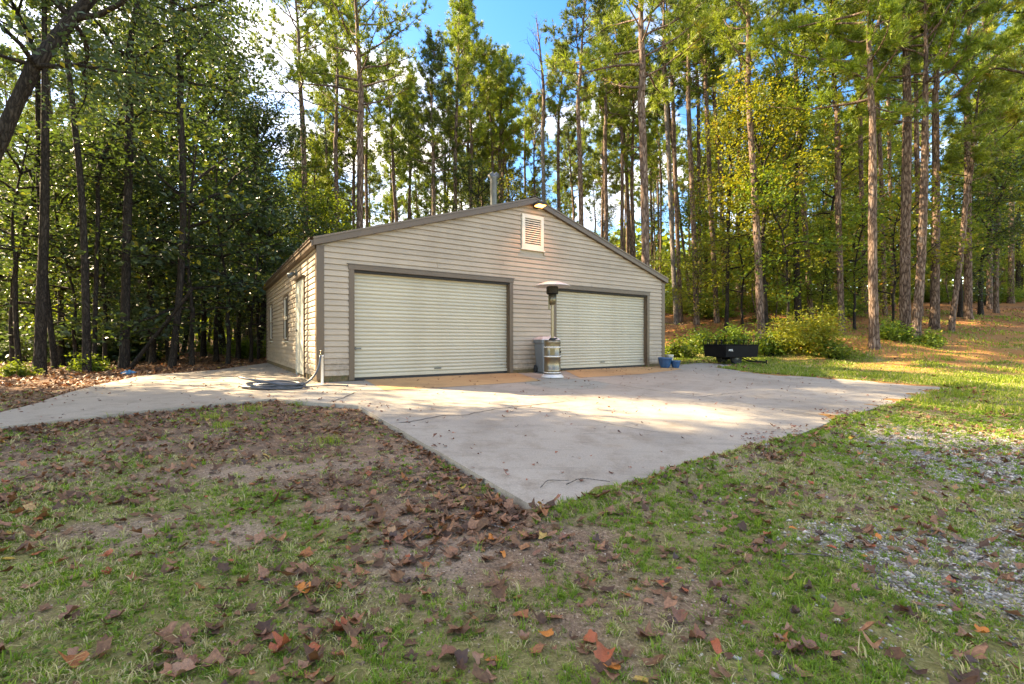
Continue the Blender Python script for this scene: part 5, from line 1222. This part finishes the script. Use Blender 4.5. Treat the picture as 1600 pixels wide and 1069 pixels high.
X, Y = pick(90000, (-1.3, 1.3), (1.3, 8.5), True, .8); od = outslab(X, Y); g_, gv, sd_, stw, wd_, ml = masks(X, Y)
dn = (.055 + .24 * sstep(.50, .68, fbm(X, Y, 1.6, 4, 91)) + .20 * ml * sstep(.35, .6, fbm(X, Y, 2.5, 3, 95)) + .5 * sstep(.35, .02, od) * sstep(.4, .6, fbm(X, Y, 2, 3, 97))) * (od > .02)
k = rng.random(len(X)) < dn; X, Y = X[k], Y[k]; print('litter', len(X))
litter('leaf_litter', X, Y, rng.uniform(.009, .036, len(X)) * np.where(Y < 3, 1.15, 1), rv_(len(X)), 'dry brown leaf litter lying over the front yard', .006)
X, Y = pick(70000, (-1.4, 1.5), (8, 30), True, .9); od = outslab(X, Y); g_, gv, sd_, stw, wd_, ml = masks(X, Y)
k = (rng.random(len(X)) < .55 * wd_ + .5 * sstep(1.0, 0, od) * (X > 4.5) * (Y > 8.5) + .5 * sstep(1.2, 0, od) * (X < -2)+ .02) & (od > .01); X, Y = X[k], Y[k]; print('wood litter', len(X))
litter('forest_litter', X, Y, rng.uniform(.022, .06, len(X)), rv_(len(X), .88), 'brown and rusty leaf litter on the forest floor', .01)
# blown leaves and bits on the concrete
X, Y = pick(32000, (-1.3, 1.1), (2.4, 16), True, .8); a_ = outslab(X, Y); sdg = _sd(GAR, X, Y)
k = (a_ < -.02) & (sdg > .05) & (rng.random(len(X)) < .05 + .9 * sstep(-.45, -.02, a_) * (.30 + .8 * (X > 2.2)) * sstep(.35, .6, fbm(X, Y, 2, 3, 99))); X, Y = X[k], Y[k]; print('slab bits', len(X))
litter('scattered_bits', X, Y, rng.uniform(.008, .026, len(X)), rv_(len(X), .9), 'small leaf bits and twigs blown over the concrete', .006, zslab)
# gravel
g = G3(); X, Y = pick(130000, (.35, 1.4), (1.2, 6.8), True, .9); g_, gv, sd_, stw, wd_, ml = masks(X, Y); od = outslab(X, Y)
k = (rng.random(len(X)) < gv * .62 + .012 + .05 * sstep(.8, 1.8, X) * sstep(6, 4, Y)) & (od > .05); X, Y = X[k], Y[k]; n = len(X); print('stones', n)
s_ = rng.uniform(.0035, .0115, n) * (1 + (rng.random(n) < .05)); Z = zground(X, Y) + s_ * .1
base = np.array([(1,0,0),(.3,.9,0),(-.8,.6,0),(-.85,-.5,0),(.25,-.95,0),(.1,.05,.75),(0,0,-.5)])
a = rng.random(n) * 6.28; ca, sa_ = np.cos(a), np.sin(a); jj = base[None] * rng.uniform(.7, 1.2, (n, 7, 1)) * np.stack([np.ones(n), rng.uniform(.55, 1, n), rng.uniform(.5, 1, n)], -1)[:, None]
Vx = jj[..., 0] * ca[:, None] - jj[..., 1] * sa_[:, None]; Vy = jj[..., 0] * sa_[:, None] + jj[..., 1] * ca[:, None]
V = np.stack([X[:, None] + Vx * s_[:, None], Y[:, None] + Vy * s_[:, None], Z[:, None] + jj[..., 2] * s_[:, None]], -1).reshape(-1, 3)
F = np.array([(0,1,5),(1,2,5),(2,3,5),(3,4,5),(4,0,5),(1,0,6),(2,1,6),(3,2,6),(4,3,6),(0,4,6)])[None] + np.arange(n)[:, None, None] * 7
m, nn_, p = newmat('stone'); at = nd(nn_, 'Attribute', attribute_name='rnd'); r = ramp(nn_, at.outputs['Fac'], [(0, (.07, .06, .055)), (.4, (.26, .245, .225)), (.8, (.47, .43, .37)), (1, (.62, .56, .48))]); nn_.links.new(r.outputs[0], p.inputs['Base Color']); p.inputs['Roughness'].default_value = .8
me = np_mesh('gravel', V, [F.reshape(-1, 3)], m, None, {'rnd': np.repeat(rng.random(n), 7)}); tag(link('gravel', me), 'grey gravel showing through the grass at the right of the yard', kind='stuff')
def crumbs(name, X, Y, s_, cols, label):
    n = len(X); Z = zground(X, Y) + s_ * .1; a = rng.random(n) * 6.28; ca, sa_ = np.cos(a), np.sin(a)
    jj = base[None] * rng.uniform(.6, 1.3, (n, 7, 1)) * np.stack([np.ones(n), rng.uniform(.5, 1, n), rng.uniform(.5, 1, n)], -1)[:, None]
    Vx = jj[..., 0] * ca[:, None] - jj[..., 1] * sa_[:, None]; Vy = jj[..., 0] * sa_[:, None] + jj[..., 1] * ca[:, None]
    V = np.stack([X[:, None] + Vx * s_[:, None], Y[:, None] + Vy * s_[:, None], Z[:, None] + jj[..., 2] * s_[:, None]], -1).reshape(-1, 3)
    F = np.array([(0,1,5),(1,2,5),(2,3,5),(3,4,5),(4,0,5)])[None] + np.arange(n)[:, None, None] * 7
    m, nn_, p = newmat(name + '_material'); at = nd(nn_, 'Attribute', attribute_name='rnd'); r = ramp(nn_, at.outputs['Fac'], cols); nn_.links.new(r.outputs[0], p.inputs['Base Color']); p.inputs['Roughness'].default_value = .9
    tag(link(name, np_mesh(name, V, [F.reshape(-1, 3)], m, None, {'rnd': np.repeat(rng.random(n), 7)})), label, kind='stuff')
X, Y = pick(110000, (-1.3, 1.3), (1.15, 6.5), True, .85); g_, gv, sd_, stw, wd_, ml = masks(X, Y); od = outslab(X, Y)
k = (rng.random(len(X)) < .62 * (1 - .6 * g_)) & (od > .02); X, Y = X[k], Y[k]
crumbs('soil_crumbs', X, Y, rng.uniform(.002, .0075, len(X)), [(0, (.04, .025, .016)), (.5, (.15, .10, .065)), (.85, (.33, .24, .16)), (1, (.5, .42, .32))], 'crumbs of soil, bark and small stones on the bare ground')
# pine needles and twigs on the ground
def twig(x, y, L, a, label):
    mb = MB(); pts = []
    for i in range(7):
        t = i / 6; X_q = x + math.cos(a + .25 * math.sin(t * 4)) * L * t; Y_q = y + math.sin(a + .25 * math.sin(t * 4)) * L * t
        zz = gz_(X_q, Y_q) if float(outslab(X_q, Y_q)) > 0 else float(zslab(X_q, Y_q)); pts.append((X_q, Y_q, zz + .012 + .01 * math.sin(t * 5)))
    mb.tube(pts, [.004 * (1 - .6 * i / 6) for i in range(7)], 5); tag(mb.build('twig', M['bark_dead']), label, 'twig', 'dead twigs on the yard')
for c, L, a, lb in (((845,775),.28,.9,'thin pale twig on the nearest corner of the concrete'),((885,770),.34,.5,'longest twig crossing the near tip of the concrete'),((640,850),.45,1.0,'dead twig in the leaves left of the concrete tip'),((1210,870),.5,-.4,'dead twig in the grass right of the concrete tip'),((790,830),.5,2.6,'curved twig among dark leaves below the concrete tip')):
    x, y = hit(*c, zf=zf_); twig(x, y, L, a, lb)

# things that still read alike are told apart by their order in the view
from collections import defaultdict
same = defaultdict(list)
for o in C.objects:
    if o.get('category') and o.parent is None and o.get('label'): same[o['label']].append(o)
ORD = ['leftmost', 'second from left', 'third from left', 'fourth from left', 'fifth from left', 'sixth from left', 'seventh from left', 'eighth from left', 'ninth from left', 'tenth from left', 'eleventh from left', 'twelfth from left']
for lb, os_ in same.items():
    if 1 < len(os_) <= 12:
        for i, o in enumerate(sorted(os_, key=lambda q: q.location.x / max(q.location.y, .1))):
            w = ('left one' if i == 0 else 'right one') if len(os_) == 2 else ORD[i]
            o['label'] = lb.replace(', front rank', ', front').replace(', middle rank', ', middle') + ', ' + w
